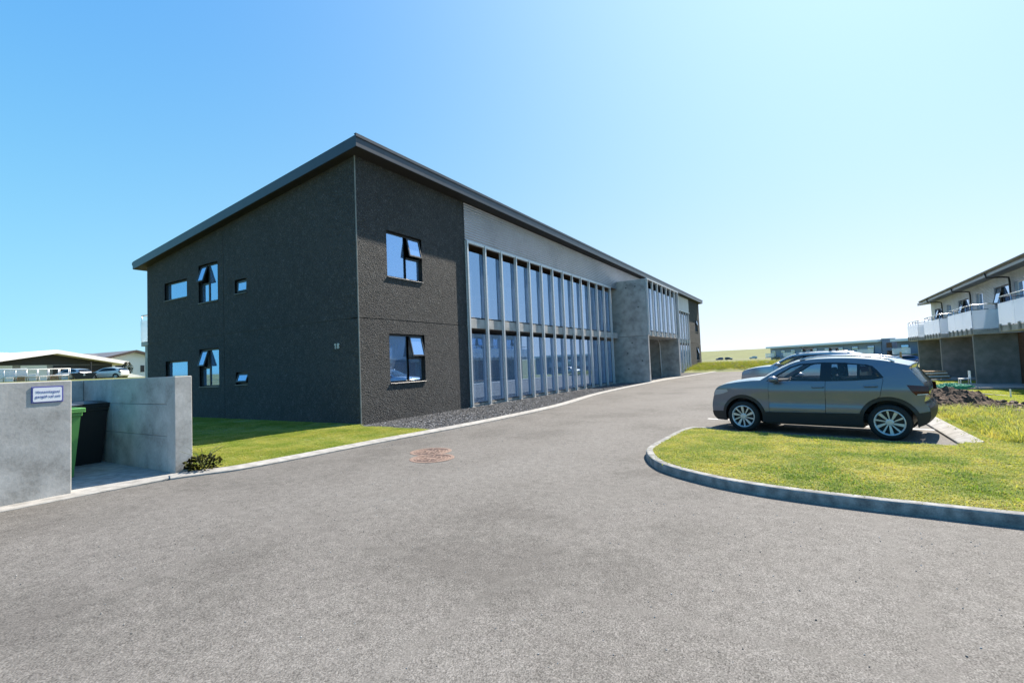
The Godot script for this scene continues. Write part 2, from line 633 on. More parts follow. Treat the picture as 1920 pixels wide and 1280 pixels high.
	# greenery in tints given by each blade's own colour
	for k in ["blade", "leaf"]:
		var b := plain(Color.WHITE, 0.75)
		b.vertex_color_use_as_albedo = true
		b.backlight_enabled = true
		b.backlight = Color(1.0, 1.0, 0.7)
		b.cull_mode = BaseMaterial3D.CULL_DISABLED
		b.metallic_specular = 0.3
		M[k] = b
	M.stone = plain(Color.WHITE, 0.85)
	M.stone.vertex_color_use_as_albedo = true
	# cars
	M.tyre = plain(lin(0.012, 0.012, 0.012), 0.8)
	M.rim = plain(lin(0.52, 0.54, 0.58), 0.3, 0.55)
	M.rim_dark = plain(lin(0.03, 0.03, 0.033), 0.45, 0.4)
	M.trim = plain(lin(0.017, 0.017, 0.018), 0.55)
	M.gloss_black = plain(lin(0.006, 0.006, 0.007), 0.12)
	M.car_glass = glass(0.10, 0.0, lin(0.02, 0.06, 0.06))
	M.dark_glass = glass(0.72, 0.10, Color(0.03, 0.035, 0.04))
	M.lamp = glass(0.35, 0.25, Color(0.85, 0.88, 0.92))
	M.tail = plain(lin(0.06, 0.006, 0.007), 0.12)
	M.seat = plain(lin(0.02, 0.02, 0.022), 0.85)
	M.plate = plain(lin(0.7, 0.7, 0.7), 0.4)


func paint(r: float, g: float, b: float, metal := 0.55) -> StandardMaterial3D:
	var m := plain(lin(r, g, b), 0.3, metal)
	m.clearcoat_enabled = true
	m.clearcoat = 1.0
	m.clearcoat_roughness = 0.03
	return m


# ---------------------------------------------------------------- ground
func ss(a: float, b: float, x: float) -> float:
	var t := clampf((x - a) / (b - a), 0.0, 1.0)
	return t * t * (3.0 - 2.0 * t)


func road_y(x: float, _z: float) -> float:
	return -0.05 * ss(6.0, 9.0, x)


func yard_y(x: float, z: float) -> float:
	# the lawn right of the parking bays falls away towards the other building
	var y := 0.055 - 0.545 * ss(5.0, 22.0, -z)
	y += 0.10 * ss(15.0, 19.0, x) * (1.0 - ss(0.0, 8.0, -z))
	return y


func left_lawn_y(x: float, z: float) -> float:
	return 0.035 + 0.03 * sin(x * 1.3 + z) * sin(z * 0.9)


func ground_y(x: float, z: float) -> float:
	var d := -z
	var y := 1.95 * ss(-22.0, -62.0, x) * (1.0 - ss(70.0, 200.0, d))
	y -= 1.5 * ss(48.0, 95.0, d) * ss(2.0, 10.0, x) * (1.0 - ss(140.0, 240.0, d))
	y += 0.62 * exp(-pow((d - 52.0) / 7.5, 2.0)) * (1.0 - ss(8.0, 15.0, x)) * ss(-30.0, -16.0, x)
	y -= 1.35 * ss(90.0, 220.0, d) * (1.0 - ss(380.0, 520.0, d)) * (1.0 - ss(2.0, 10.0, x) * (1.0 - ss(140.0, 240.0, d)))
	y += (7.5 + 3.0 * sin(x * 0.0032 + 1.2)) * ss(390.0, 900.0, Vector2(x - 11.0, z - 10.0).length()) * ss(0.0, 150.0, d)
	# it runs below the drive, the lawns and the yard that lie on it
	var near := ss(-17.0, -15.0, x) * (1.0 - ss(13.0, 14.0, x)) * ss(-44.5, -43.0, z)
	y -= 0.14 * near
	if x > 13.0:
		y = minf(y, lerpf(y, yard_y(x, z) - 0.10, ss(13.0, 14.0, x) * (1.0 - ss(46.0, 60.0, d))))
	return y


func catmull(p: Array, steps: int) -> Array:
	var out := []
	for i in p.size() - 1:
		for k in steps:
			var t := float(k) / steps
			out.append(p[i].cubic_interpolate(p[i + 1], p[maxi(i - 1, 0)], p[mini(i + 2, p.size() - 1)], t))
	out.append(p[-1])
	return out


var left_kerb := [Vector3(2.55, 0, 6.1), Vector3(2.72, 0, 5.7), Vector3(2.95, 0, 5.2), Vector3(3.06, 0, 4.2), Vector3(3.12, 0, 3.1), Vector3(3.2, 0, 1.8), Vector3(3.3, 0, 0.8), Vector3(3.45, 0, -1.1), Vector3(3.52, 0, -4), Vector3(3.42, 0, -6.6), Vector3(3.1, 0, -9), Vector3(2.75, 0, -11.5), Vector3(2.5, 0, -15), Vector3(2.4, 0, -19), Vector3(2.38, 0, -23), Vector3(2.48, 0, -27), Vector3(2.62, 0, -31), Vector3(2.9, 0, -37), Vector3(3.3, 0, -43.4)]
var island_kerb := [Vector3(9.5, 0, -1.45), Vector3(9.2, 0, -1.5), Vector3(8.97, 0, -1.33), Vector3(8.87, 0, -0.75), Vector3(8.84, 0, 0), Vector3(8.82, 0, 0.7), Vector3(8.82, 0, 1.2), Vector3(8.88, 0, 1.6), Vector3(9.09, 0, 2.13), Vector3(9.36, 0, 2.55), Vector3(9.69, 0, 2.85), Vector3(9.98, 0, 3.05), Vector3(10.31, 0, 3.24), Vector3(10.61, 0, 3.36), Vector3(10.94, 0, 3.46), Vector3(11.35, 0, 3.54), Vector3(11.84, 0, 3.6), Vector3(12.27, 0, 3.63), Vector3(12.92, 0, 3.68), Vector3(14.5, 0, 3.75), Vector3(18, 0, 3.8), Vector3(40, 0, 3.8)]
var bay_axis := Vector3(0.9736, 0, 0.2285)


func flat(p: Array) -> PackedVector2Array:
	var out := PackedVector2Array()
	for v in p:
		out.append(Vector2(v.x, v.z) if v is Vector3 else v)
	return out


func shifted(path: Array, right: float) -> Array:
	var out := []
	for i in path.size():
		var d: Vector3 = (path[mini(i + 1, path.size() - 1)] - path[maxi(i - 1, 0)]).normalized()
		out.append(path[i] + d.cross(Vector3.UP) * right)
	return out


func build_ground() -> void:
	# the land, out to the horizon
	var xs := []
	var zs := []
	for i in 69:
		xs.append(-110.0 + 2.5 * i)
	for i in 81:
		zs.append(-170.0 + 2.5 * i)
	for k in 14:
		var f := pow(1.36, k + 1)
		xs.append(60.0 + 14.0 * (f - 1.0) * 2.2)
		xs.append(-110.0 - 14.0 * (f - 1.0) * 2.2)
		zs.append(30.0 + 14.0 * (f - 1.0) * 2.2)
		zs.append(-170.0 - 14.0 * (f - 1.0) * 2.2)
	xs.sort()
	zs.sort()
	var st := SurfaceTool.new()
	st.begin(Mesh.PRIMITIVE_TRIANGLES)
	st.set_smooth_group(0)
	for i in xs.size() - 1:
		for j in zs.size() - 1:
			var p := []
			for q in [[0, 0], [1, 0], [1, 1], [0, 1]]:
				var x: float = xs[i + q[0]]
				var z: float = zs[j + q[1]]
				p.append(Vector3(x, ground_y(x, z), z))
			for k in [0, 1, 2, 0, 2, 3]:
				st.add_vertex(p[k])
	st.generate_normals()
	structure("ground", st.commit(), M.field)

	# the drive with the parking bays
	var lk := catmull(left_kerb, 4)
	var road := PackedVector2Array([Vector2(2.42, 30), Vector2(2.42, 7.4)])
	road.append_array(flat(lk))
	road.append_array(PackedVector2Array([Vector2(13.42, -43.4), Vector2(13.42, 1.5), Vector2(60, 2.5), Vector2(60, 30)]))
	structure("road", sheet(road, 1.5, road_y), M.asphalt)

	# flush concrete edge along the building, cast in lengths
	var run := shifted(lk, 0.0)
	var piece := []
	var kerb := Node3D.new()
	kerb.name = "kerb_edge"
	add_child(kerb)
	kerb.set_meta("kind", "structure")
	for i in run.size():
		piece.append(run[i])
		if (piece.size() > 6 or i == run.size() - 1) and piece.size() > 1:
			var cut := piece.duplicate()
			cut[0] = cut[0].lerp(cut[1], 0.006)
			part(kerb, "kerb_length", sweep(cut, [Vector2(-0.004, -0.06), Vector2(-0.004, 0.022), Vector2(-0.014, 0.03), Vector2(-0.30, 0.05), Vector2(-0.315, 0.04), Vector2(-0.32, -0.08)]), M.kerb)
			piece = [run[i]]

	# raised kerb round the grass island
	var ik := catmull(island_kerb, 5)
	var isl := Node3D.new()
	isl.name = "island_kerb"
	add_child(isl)
	isl.set_meta("kind", "structure")
	piece = []
	var length := 0.0
	for i in ik.size():
		if not piece.is_empty():
			length += piece[-1].distance_to(ik[i])
		piece.append(ik[i])
		if (length > 2.2 or i == ik.size() - 1) and piece.size() > 1:
			var cut := piece.duplicate()
			cut[0] = cut[0].lerp(cut[1], 0.015)
			part(isl, "kerb_length", sweep(cut, [Vector2(0.004, -0.09), Vector2(-0.010, 0.05), Vector2(-0.018, 0.064), Vector2(-0.034, 0.07), Vector2(-0.115, 0.07), Vector2(-0.13, 0.06), Vector2(-0.13, -0.09)]), M.kerb_dark)
			piece = [ik[i]]
			length = 0.0

	# sloping kerb behind the bays and the low kerb that closes the drive
	var back := Node3D.new()
	back.name = "bay_kerb"
	add_child(back)
	back.set_meta("kind", "structure")
	for k in 22:
		var z0 := -0.72 - 1.95 * k
		part(back, "kerb_length", sweep([Vector3(13.42, -0.05, z0), Vector3(13.42, -0.05, z0 - 1.935)], [Vector2(0.0, -0.06), Vector2(0.0, 0.035), Vector2(0.015, 0.045), Vector2(0.235, 0.125), Vector2(0.25, 0.12), Vector2(0.26, -0.06)]), M.kerb)
	var far := Node3D.new()
	far.name = "drive_end_kerb"
	add_child(far)
	far.set_meta("kind", "structure")
	for k in 4:
		var x0 := 3.32 + 2.5 * k
		part(far, "kerb_length", box_mesh(Vector3(x0, -0.1, -43.62), Vector3(x0 + 2.49, 0.11, -43.44), 0.012), M.kerb_dark)

	# lawns, gravel strip, concrete apron
	var inner := shifted(lk, -0.318)
	var lawn := PackedVector2Array([Vector2(-34, 5.56), Vector2(2.12, 5.56), Vector2(2.36, 5.72)])
	for v: Vector3 in inner:
		if v.z < 5.6 and v.z > 0.35:
			lawn.append(Vector2(v.x, v.z))
	var border := [Vector2(2.98, 0.3), Vector2(2.5, 0.24), Vector2(1.9, 0.36), Vector2(1.2, 0.28), Vector2(0.6, 0.4), Vector2(0.1, 0.2)]
	lawn.append_array(PackedVector2Array(border))
	lawn.append_array(PackedVector2Array([Vector2(0.0, -0.1), Vector2(-34, -0.1)]))
	structure("lawn", sheet(lawn, 1.0, left_lawn_y), M.turf)
	var strip := PackedVector2Array([Vector2(-0.15, -0.02)])
	for k in border.size():
		strip.append(border[border.size() - 1 - k])
	for v: Vector3 in inner:
		if v.z < 0.3 and v.z > -23.05:
			strip.append(Vector2(v.x, v.z))
	strip.append(Vector2(2.05, -23.05))
	strip.append(Vector2(-0.15, -23.05))
	structure("gravel_bed", sheet(strip, 1.0, func(x: float, z: float) -> float: return -0.02 + 0.012 * sin(x * 5.0) * sin(z * 3.1)), M.gravel_bed)
	gravel_poly = strip
	var strip2 := PackedVector2Array([Vector2(-0.15, -32.45)])
	for v: Vector3 in inner:
		if v.z < -32.4:
			strip2.append(Vector2(v.x, v.z))
	strip2.append(Vector2(-0.15, -43.4))
	structure("gravel_bed", sheet(strip2, 2.0, func(_x: float, _z: float) -> float: return -0.01), M.gravel_bed)
	# the entrance floor under the concrete block
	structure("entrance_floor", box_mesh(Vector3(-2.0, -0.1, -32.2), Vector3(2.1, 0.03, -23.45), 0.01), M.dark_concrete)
	# right-hand island and yard
	yard_poly = PackedVector2Array()
	var ii := shifted(ik, -0.125)
	for v: Vector3 in ii:
		if v.z > -1.0 and v.x < 39.0:
			yard_poly.append(Vector2(v.x, v.z))
	yard_poly.append_array(PackedVector2Array([Vector2(39, -60), Vector2(13.68, -60), Vector2(13.68, -0.72), Vector2(13.42, -0.62)]))
	for k in 9:
		# the edge of the grass beside the first bay
		var p: Vector3 = Vector3(13.3, 0, -0.25) - bay_axis * (k * 0.5) * Vector3(1, 1, 1)
		yard_poly.append(Vector2(p.x, p.z + 0.02 * sin(k * 2.0)))
	structure("island_lawn", sheet(yard_poly, 1.0, yard_y), M.turf)
	# bays: painted lines
	for k in 5:
		var a := Vector3(8.95, 0, -3.95 - 2.75 * k)
		var e := a + bay_axis * 4.6
		var w := Vector3(-bay_axis.z, 0, bay_axis.x) * 0.05
		var b := MB.new()
		var q := []
		for v: Vector3 in [a - w, e - w, e + w, a + w]:
			v.y = road_y(v.x, v.z) + 0.004
			q.append(v)
		b.face(q, Vector3.UP)
		structure("parking_line", b.mesh(), M.white_paint)

	# manhole covers
	for k in 2:
		var at: Vector3 = [Vector3(5.02, 0.0, 2.68), Vector3(5.5, 0.0, 3.2)][k]
		var o := thing("manhole_cover", ["pale brown round manhole cover, the one nearer the building", "rusty red round manhole cover, the one nearer the camera"][k], "manhole cover", at, "manhole covers in the drive")
		var flat_up := Transform3D(Basis(Vector3.RIGHT, -PI / 2), Vector3.ZERO)
		var b := MB.new()
		b.lathe([Vector2(0.40, -0.02), Vector2(0.40, 0.004), Vector2(0.39, 0.007), Vector2(0.335, 0.007), Vector2(0.33, -0.008)], 40, flat_up)
		part(o, "rim", b.mesh(), M.rust)
		b = MB.new()
		b.lathe([Vector2(0.322, -0.02), Vector2(0.322, 0.001), Vector2(0.0, 0.001)], 40, flat_up)
		part(o, "plate", b.mesh(), M.rust)
		b = MB.new()
		for r in [0.09, 0.17, 0.25, 0.30]:
			b.lathe([Vector2(r + 0.012, 0.0015), Vector2(r + 0.008, 0.008), Vector2(r - 0.008, 0.008), Vector2(r - 0.012, 0.0015)], 40, flat_up)
		for s in 12:
			var t := Transform3D(Basis(Vector3.UP, TAU * s / 12.0), Vector3.ZERO)
			b.cbox(Vector3(0.10, 0.0015, -0.009), Vector3(0.29, 0.0075, 0.009), 0.002, t)
		part(o, "raised_pattern", b.mesh(), M.rust)


var gravel_poly: PackedVector2Array
var yard_poly: PackedVector2Array


# ---------------------------------------------------------------- windows
# In the axes of the wall, with the lower left corner of the opening at the origin and the wall's face at z = 0.
# cells: [x0, y0, x1, y1, degrees that the sash stands open or -1 for a fixed pane]
func window(parent: Node3D, at: Transform3D, w: float, h: float, cells: Array, curtain := 0, deep := 0.11, frame: Material = null) -> void:
	var fm: Material = frame if frame else M.frame
	var n := joint(parent, "window", at)
	var b := MB.new()
	var f := 0.065
	b.cbox(Vector3(0.002, 0.002, -deep - 0.06), Vector3(f, h - 0.002, -deep), 0.006)
	b.cbox(Vector3(w - f, 0.002, -deep - 0.06), Vector3(w - 0.002, h - 0.002, -deep), 0.006)
	b.cbox(Vector3(f, 0.002, -deep - 0.06), Vector3(w - f, f, -deep), 0.006)
	b.cbox(Vector3(f, h - f, -deep - 0.06), Vector3(w - f, h - 0.002, -deep), 0.006)
	for c in cells:
		if c[0] > f + 0.1:
			b.cbox(Vector3(c[0] - 0.04, f, -deep - 0.058), Vector3(c[0] + 0.04, h - f, -deep + 0.002), 0.006)
		if c[1] > f + 0.1:
			b.cbox(Vector3(c[0] + (0.04 if c[0] > f + 0.1 else 0.0), c[1] - 0.035, -deep - 0.056), Vector3(c[2] - (0.04 if c[2] < w - 0.15 else f), c[1] + 0.035, -deep + 0.001), 0.006)
	part(n, "frame", b.mesh(), fm)
	part(n, "sill", box_mesh(Vector3(-0.01, -0.022, -deep), Vector3(w + 0.01, 0.004, 0.035), 0.004), M.sill)
	for c in cells:
		var x0: float = c[0] + (0.04 if c[0] > f + 0.1 else f - c[0])
		var x1: float = c[2] - (0.04 if c[2] < w - 0.15 else f - (w - c[2]))
		var y0: float = c[1] + (0.035 if c[1] > f + 0.1 else f - c[1])
		var y1: float = c[3] - (0.035 if c[3] < h - 0.15 else f - (h - c[3]))
		if c[4] < 0:
			part(n, "pane", box_mesh(Vector3(x0, y0, -deep - 0.034), Vector3(x1, y1, -deep - 0.026)), M.pane)
		else:
			# a sash hung at its head
			var t := Transform3D(Basis(Vector3.RIGHT, -deg_to_rad(c[4])), Vector3(0, y1, -deep + 0.004))
			var s := MB.new()
			var e := 0.055
			var hh := y1 - y0
			var z0 := 0.0
			var z1 := 0.045
			s.cbox(Vector3(x0, -hh, z0), Vector3(x0 + e, 0, z1), 0.006, t)
			s.cbox(Vector3(x1 - e, -hh, z0), Vector3(x1, 0, z1), 0.006, t)
			s.cbox(Vector3(x0 + e, -e, z0), Vector3(x1 - e, 0, z1), 0.006, t)
			s.cbox(Vector3(x0 + e, -hh, z0), Vector3(x1 - e, -hh + e, z1), 0.006, t)
			part(n, "sash", s.mesh(), fm)
			var g := MB.new()
			g.box(Vector3(x0 + e, -hh + e, 0.018), Vector3(x1 - e, -e, 0.026), t)
			part(n, "pane", g.mesh(), M.pane)
	if curtain > 0:
		# folds of cloth hung inside
		var q := MB.new()
		q.smooth(true)
		var cols := int(w * 26)
		var zc := -deep - 0.24
		var top := h + 0.06
		var low := -0.05 if curtain == 1 else h * 0.45
		for i in cols:
			var xa := -0.1 + (w + 0.2) * i / cols
			var xb := -0.1 + (w + 0.2) * (i + 1) / cols
			var za := zc + 0.02 * sin(i * 1.1) + 0.01 * sin(i * 0.37)
			var zb := zc + 0.02 * sin((i + 1) * 1.1) + 0.01 * sin((i + 1) * 0.37)
			q.face([Vector3(xa, low, za), Vector3(xb, low, zb), Vector3(xb, top, zb), Vector3(xa, top, za)], Vector3(0, 0, 1))
		part(n, "curtain", q.mesh(), M.curtain)


func post_mesh(h: float, depth: float, wide: float) -> ArrayMesh:
	# a steel section standing at the origin: front flange, web, back flange; z outward
	var b := MB.new()
	b.prism(PackedVector2Array([Vector2(-wide / 2, -0.014), Vector2(-wide / 2, 0), Vector2(wide / 2, 0), Vector2(wide / 2, -0.014), Vector2(0.006, -0.014), Vector2(0.006, -depth + 0.014), Vector2(wide / 2, -depth + 0.014), Vector2(wide / 2, -depth), Vector2(-wide / 2, -depth), Vector2(-wide / 2, -depth + 0.014), Vector2(-0.006, -depth + 0.014), Vector2(-0.006, -0.014)]), 0.0, h, Transform3D(Basis(Vector3.RIGHT, Vector3(0, 0, 1), Vector3.UP), Vector3.ZERO))
	return b.mesh()


# ---------------------------------------------------------------- the dark apartment building
const LEN := 53.4
const DEEP := 13.75


func soffit_y(x: float) -> float:
	return 8.12 + 0.1076 * x


func build_apartments() -> void:
	var o := thing("apartment_building", "long dark pebble-dashed two-storey apartment building numbered 18 with a glazed steel front", "building", Vector3.ZERO)
	var th := 0.3
	# gable: four dashed panels with open joints between them
	var jx := -7.42
	var gw_up := [[-12.13, 4.93, -10.2, 5.69], [-9.27, 4.54, -7.83, 6.06], [-6.66, 4.63, -5.87, 5.15]]
	var gw_low := [[-12.08, 1.62, -10.2, 2.34], [-9.27, 1.23, -7.81, 2.71], [-6.67, 1.28, -5.87, 1.74]]
	part(o, "wall_panel", wall_mesh(-DEEP, jx - 0.012, -0.3, 3.185, 3.185, [gw_low[0], gw_low[1]], th), M.pebble)
	part(o, "wall_panel", wall_mesh(jx + 0.012, 0.0, -0.3, 3.185, 3.185, [gw_low[2]], th), M.pebble)
	part(o, "wall_panel", wall_mesh(-DEEP, jx - 0.012, 3.212, soffit_y(-DEEP), soffit_y(jx), [gw_up[0], gw_up[1]], th), M.pebble)
	part(o, "wall_panel", wall_mesh(jx + 0.012, 0.0, 3.212, soffit_y(jx), soffit_y(0), [gw_up[2]], th), M.pebble)
	part(o, "joint_backing", wall_mesh(-DEEP + 0.02, -0.32, -0.3, soffit_y(-DEEP), soffit_y(-0.32), gw_low + gw_up, 0.05), M.black, Transform3D(Basis(), Vector3(0, 0, -0.025)))
	# two panels of the front, next to the corner
	var fw := [[1.21, 1.17, 2.87, 2.76], [1.21, 4.59, 2.87, 6.11]]
	var face := on_front(0.0, 0.0)
	part(o, "wall_panel", wall_mesh(0.302, 5.38, -0.3, 3.185, 3.185, [fw[0]], th), M.pebble, face)
	part(o, "wall_panel", wall_mesh(0.302, 5.38, 3.212, 8.12, 8.12, [fw[1]], th), M.pebble, face)
	part(o, "joint_backing", wall_mesh(0.33, 5.36, -0.3, 8.1, 8.1, fw, 0.05), M.black, on_front(-0.025, 0.0))
	part(o, "corner_strip", box_mesh(Vector3(-0.022, -0.1, -0.018), Vector3(0.014, 8.12, 0.014), 0.006), M.dark_concrete)
	# far end panels of the front
	var fw2 := [[LEN - 2.87, 1.17, LEN - 1.21, 2.76], [LEN - 2.87, 4.59, LEN - 1.21, 6.11]]
	part(o, "wall_panel", wall_mesh(LEN - 6.1, LEN, -0.3, 3.185, 3.185, [fw2[0]], th), M.pebble, face)
	part(o, "wall_panel", wall_mesh(LEN - 6.1, LEN, 3.212, 8.12, 8.12, [fw2[1]], th), M.pebble, face)
	# the sides out of sight
	part(o, "rear_wall", box_mesh(Vector3(-DEEP, -0.3, -LEN), Vector3(-DEEP + 0.3, soffit_y(-DEEP), -0.302)), M.pebble)
	part(o, "far_gable", wall_mesh(0.302, DEEP - 0.302, -0.3, soffit_y(-0.3), soffit_y(-DEEP), [], 0.3), M.pebble, Transform3D(Basis(Vector3(-1, 0, 0), Vector3.UP, Vector3(0, 0, -1)), Vector3(0, 0, -LEN)))
	part(o, "floor_slab", box_mesh(Vector3(-DEEP + 0.3, 2.95, -LEN + 0.3), Vector3(-1.95, 3.3, -0.31)), M.room)
	part(o, "floor_slab", box_mesh(Vector3(-DEEP + 0.3, -0.35, -LEN + 0.3), Vector3(-1.95, 0.02, -0.31)), M.room)
	part(o, "inner_wall", box_mesh(Vector3(-DEEP + 0.3, 0.02, -5.6), Vector3(-1.95, soffit_y(-DEEP), -5.4)), M.room)
	part(o, "inner_wall", box_mesh(Vector3(-4.9, 0.02, -5.39), Vector3(-4.7, soffit_y(-5.0), -0.31)), M.room)
	# windows
	for k in 2:
		var g: Array = [gw_low, gw_up][k]
		var c0: Array = g[0]
		window(o, Transform3D(Basis(), Vector3(c0[0], c0[1], 0)), c0[2] - c0[0], c0[3] - c0[1], [[0, 0, c0[2] - c0[0], c0[3] - c0[1], -1]], 1 - k)
		var c1: Array = g[1]
		var w1: float = c1[2] - c1[0]
		var h1: float = c1[3] - c1[1]
		window(o, Transform3D(Basis(), Vector3(c1[0], c1[1], 0)), w1, h1, [[0, 0, 0.6, h1 * 0.5, -1], [0, h1 * 0.5, 0.6, h1, 17], [0.6, 0, w1, h1, -1]], 1 - k)
		var c2: Array = g[2]
		window(o, Transform3D(Basis(), Vector3(c2[0], c2[1], 0)), c2[2] - c2[0], c2[3] - c2[1], [[0, 0, c2[2] - c2[0], c2[3] - c2[1], [20, 3][k]]], 0)
		for far in 2:
			var c: Array = [fw, fw2][far][k]
			var w: float = c[2] - c[0]
			var h: float = c[3] - c[1]
			window(o, on_front(0.0, -c[0], c[1]), w, h, [[0, 0, w * 0.56, h, -1], [w * 0.56, 0, w, h * 0.5, -1], [w * 0.56, h * 0.5, w, h, 13]], 1 - k if far == 0 else 0)
	# house number
	var tm := TextMesh.new()
	tm.text = "18"
	var fnt := SystemFont.new()
	fnt.font_names = PackedStringArray(["Droid Sans"])
	tm.font = fnt
	tm.font_size = 32
	tm.pixel_size = 0.0068
	tm.depth = 0.03
	part(o, "house_number", tm, M.number, Transform3D(Basis(), Vector3(-0.98, 2.39, 0.03)))

	# roof: one sloping slab with a metal edge, dark boards below
	var e := 0.45
	var rb := -14.36
	var b := MB.new()
	b.prism(PackedVector2Array([Vector2(rb, soffit_y(rb) + 0.012), Vector2(e, soffit_y(e) + 0.012), Vector2(e, soffit_y(e) + 0.35), Vector2(rb, soffit_y(rb) + 0.35)]), -LEN - 0.32, 0.32)
	var roof := part(o, "roof", b.mesh(), M.eaves)
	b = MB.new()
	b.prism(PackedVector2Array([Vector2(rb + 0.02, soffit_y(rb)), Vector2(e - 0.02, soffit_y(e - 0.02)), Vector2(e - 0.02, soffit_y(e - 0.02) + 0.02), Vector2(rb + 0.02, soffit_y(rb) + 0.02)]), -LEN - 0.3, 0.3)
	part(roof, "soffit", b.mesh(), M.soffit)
	b = MB.new()
	b.prism(PackedVector2Array([Vector2(e - 0.05, soffit_y(e) + 0.352), Vector2(e + 0.018, soffit_y(e) + 0.352), Vector2(e + 0.018, soffit_y(e) + 0.30), Vector2(e + 0.03, soffit_y(e) + 0.29), Vector2(e + 0.03, soffit_y(e) + 0.385), Vector2(e - 0.05, soffit_y(e) + 0.385)]), -LEN - 0.34, 0.34)
	part(roof, "drip_edge", b.mesh(), M.eaves)
	b = MB.new()
	b.prism(PackedVector2Array([Vector2(0, 0), Vector2(0, 0.13), Vector2(-0.13, 0.13), Vector2(-0.12, 0.02), Vector2(-0.06, -0.02)]), -LEN - 0.3, 0.3, Transform3D(Basis(), Vector3(rb - 0.003, soffit_y(rb) + 0.2, 0)))
	part(roof, "gutter", b.mesh(), M.frame)

	gallery(o, 5.44, 14, 23.0)
	far_gallery(o)
	stair_block(o)

	# balcony on the far side of the gable
	var bal := joint(o, "balcony", Transform3D(Basis(), Vector3(-DEEP, 0, -0.6)))
	part(bal, "slab", box_mesh(Vector3(-2.25, 3.2, -6.0), Vector3(0, 3.42, -0.02), 0.01), M.concrete)
	part(bal, "side_wall", box_mesh(Vector3(-1.87, -0.2, -0.32), Vector3(0, 3.19, -0.03), 0.01), M.concrete)
	part(bal, "glass_panel", box_mesh(Vector3(-2.27, 3.46, -0.02), Vector3(-0.02, 4.42, -0.008)), M.balcony_pane)
	part(bal, "glass_panel", box_mesh(Vector3(-2.285, 3.46, -6.0), Vector3(-2.272, 4.42, -0.02)), M.balcony_pane)
	part(bal, "handrail", tube_mesh([Vector3(0, 4.68, -0.02), Vector3(-2.2, 4.68, -0.02), Vector3(-2.2, 4.68, -6.0)], 0.022), M.chrome)
	for p in [Vector3(-2.2, 3.4, -0.04), Vector3(-0.9, 3.4, -0.04), Vector3(-0.06, 3.4, -0.04)]:
		part(bal, "rail_post", tube_mesh([p, p + Vector3(0, 1.28, 0)], 0.018), M.chrome)


# one glazed front between posts; first post at z = -z0
func gallery(o: Node3D, z0: float, n: int, z_end: float) -> void:
	var step := 1.243
	var pm := post_mesh(6.56, 0.12, 0.085)
	var z_last := z0 + step * (n - 1)
	var base := box_mesh(Vector3(-0.10, -0.12, -0.22), Vector3(0.10, 0.03, 0.05), 0.012)
	for i in n:
		var z := z0 + step * i
		part(o, "post", pm, M.steel, on_front(0.12, -z, 0.03))
		part(o, "post_foot", base, M.kerb, on_front(0.09, -z, 0.0))
	part(o, "head_rail", box_mesh(Vector3(-0.02, 6.50, -z_last), Vector3(0.10, 6.60, -z0), 0.004), M.steel)
	# sheet cladding above, with its flashing
	part(o, "cladding", corrugated(z0 - 0.05, 32.4, 6.63, 8.10, 0.105, 0.03), M.cladding, on_front(0.02, 0.0))
	part(o, "flashing", box_mesh(Vector3(0.0, 6.602, -23.05), Vector3(0.055, 6.632, -z0 + 0.05), 0.003), M.cladding)
	# storey slab, floor, back walls and ceiling of the gallery
	part(o, "gallery_slab", box_mesh(Vector3(-1.95, 3.12, -z_end), Vector3(0.0, 3.50, -5.39), 0.008), M.concrete)
	part(o, "gallery_floor", box_mesh(Vector3(-1.95, -0.2, -z_end), Vector3(-0.02, 0.05, -5.39)), M.concrete)
	part(o, "gallery_sill", box_mesh(Vector3(-0.14, 0.052, -z_last), Vector3(0.0, 0.11, -z0), 0.006), M.kerb)
	part(o, "gallery_ceiling", box_mesh(Vector3(-1.95, 6.62, -z_end), Vector3(-0.06, 6.72, -5.39)), M.ceiling_board)
	part(o, "gallery_back_wall", corrugated(5.4, z_end, 0.05, 3.12, 0.13, 0.03), M.dark_sheet, on_front(-1.85, 0.0))
	part(o, "gallery_back_wall", box_mesh(Vector3(-1.95, 3.5, -z_end), Vector3(-1.84, 6.62, -5.4)), M.dark_sheet)
	part(o, "gallery_end_wall", box_mesh(Vector3(-1.95, 0.0, -5.6), Vector3(-0.301, 6.62, -5.41)), M.pebble)
	for y in [1.06, 4.42]:
		part(o, "handrail", tube_mesh([Vector3(-0.1, y, -z0 - 0.05), Vector3(-0.1, y, -z_last)], 0.026), M.rail_white)
	# doors of the flats
	for k in 4:
		for y in [0.06, 3.51]:
			var d := part(o, "flat_door", box_mesh(Vector3(0, 0, 0), Vector3(0.95, 2.1, 0.05), 0.006), M.white if k % 2 else M.brown_timber, on_front(-1.82, -7.2 - 4.1 * k, y))
			part(d, "handle", tube_mesh([Vector3(0.84, 1.02, 0.09), Vector3(0.72, 1.02, 0.09)], 0.011), M.chrome)
	# panes
	var lower := box_mesh(Vector3(0.014, 0.115, -0.006), Vector3(step - 0.014, 2.90, 0.006))
	var upper := box_mesh(Vector3(0.014, 3.545, -0.006), Vector3(step - 0.014, 6.22, 0.006))
	for i in n - 1:
		var z := z0 + step * i
		part(o, "gallery_pane", lower, M.pane_gallery, on_front(-0.045, -z))
		part(o, "gallery_pane", upper, M.pane_gallery, on_front(-0.045, -z))
	for y in [0.112, 3.515]:
		part(o, "pane_rail", box_mesh(Vector3(-0.075, y, -z_last), Vector3(-0.015, y + 0.045, -z0), 0.003), M.frame)


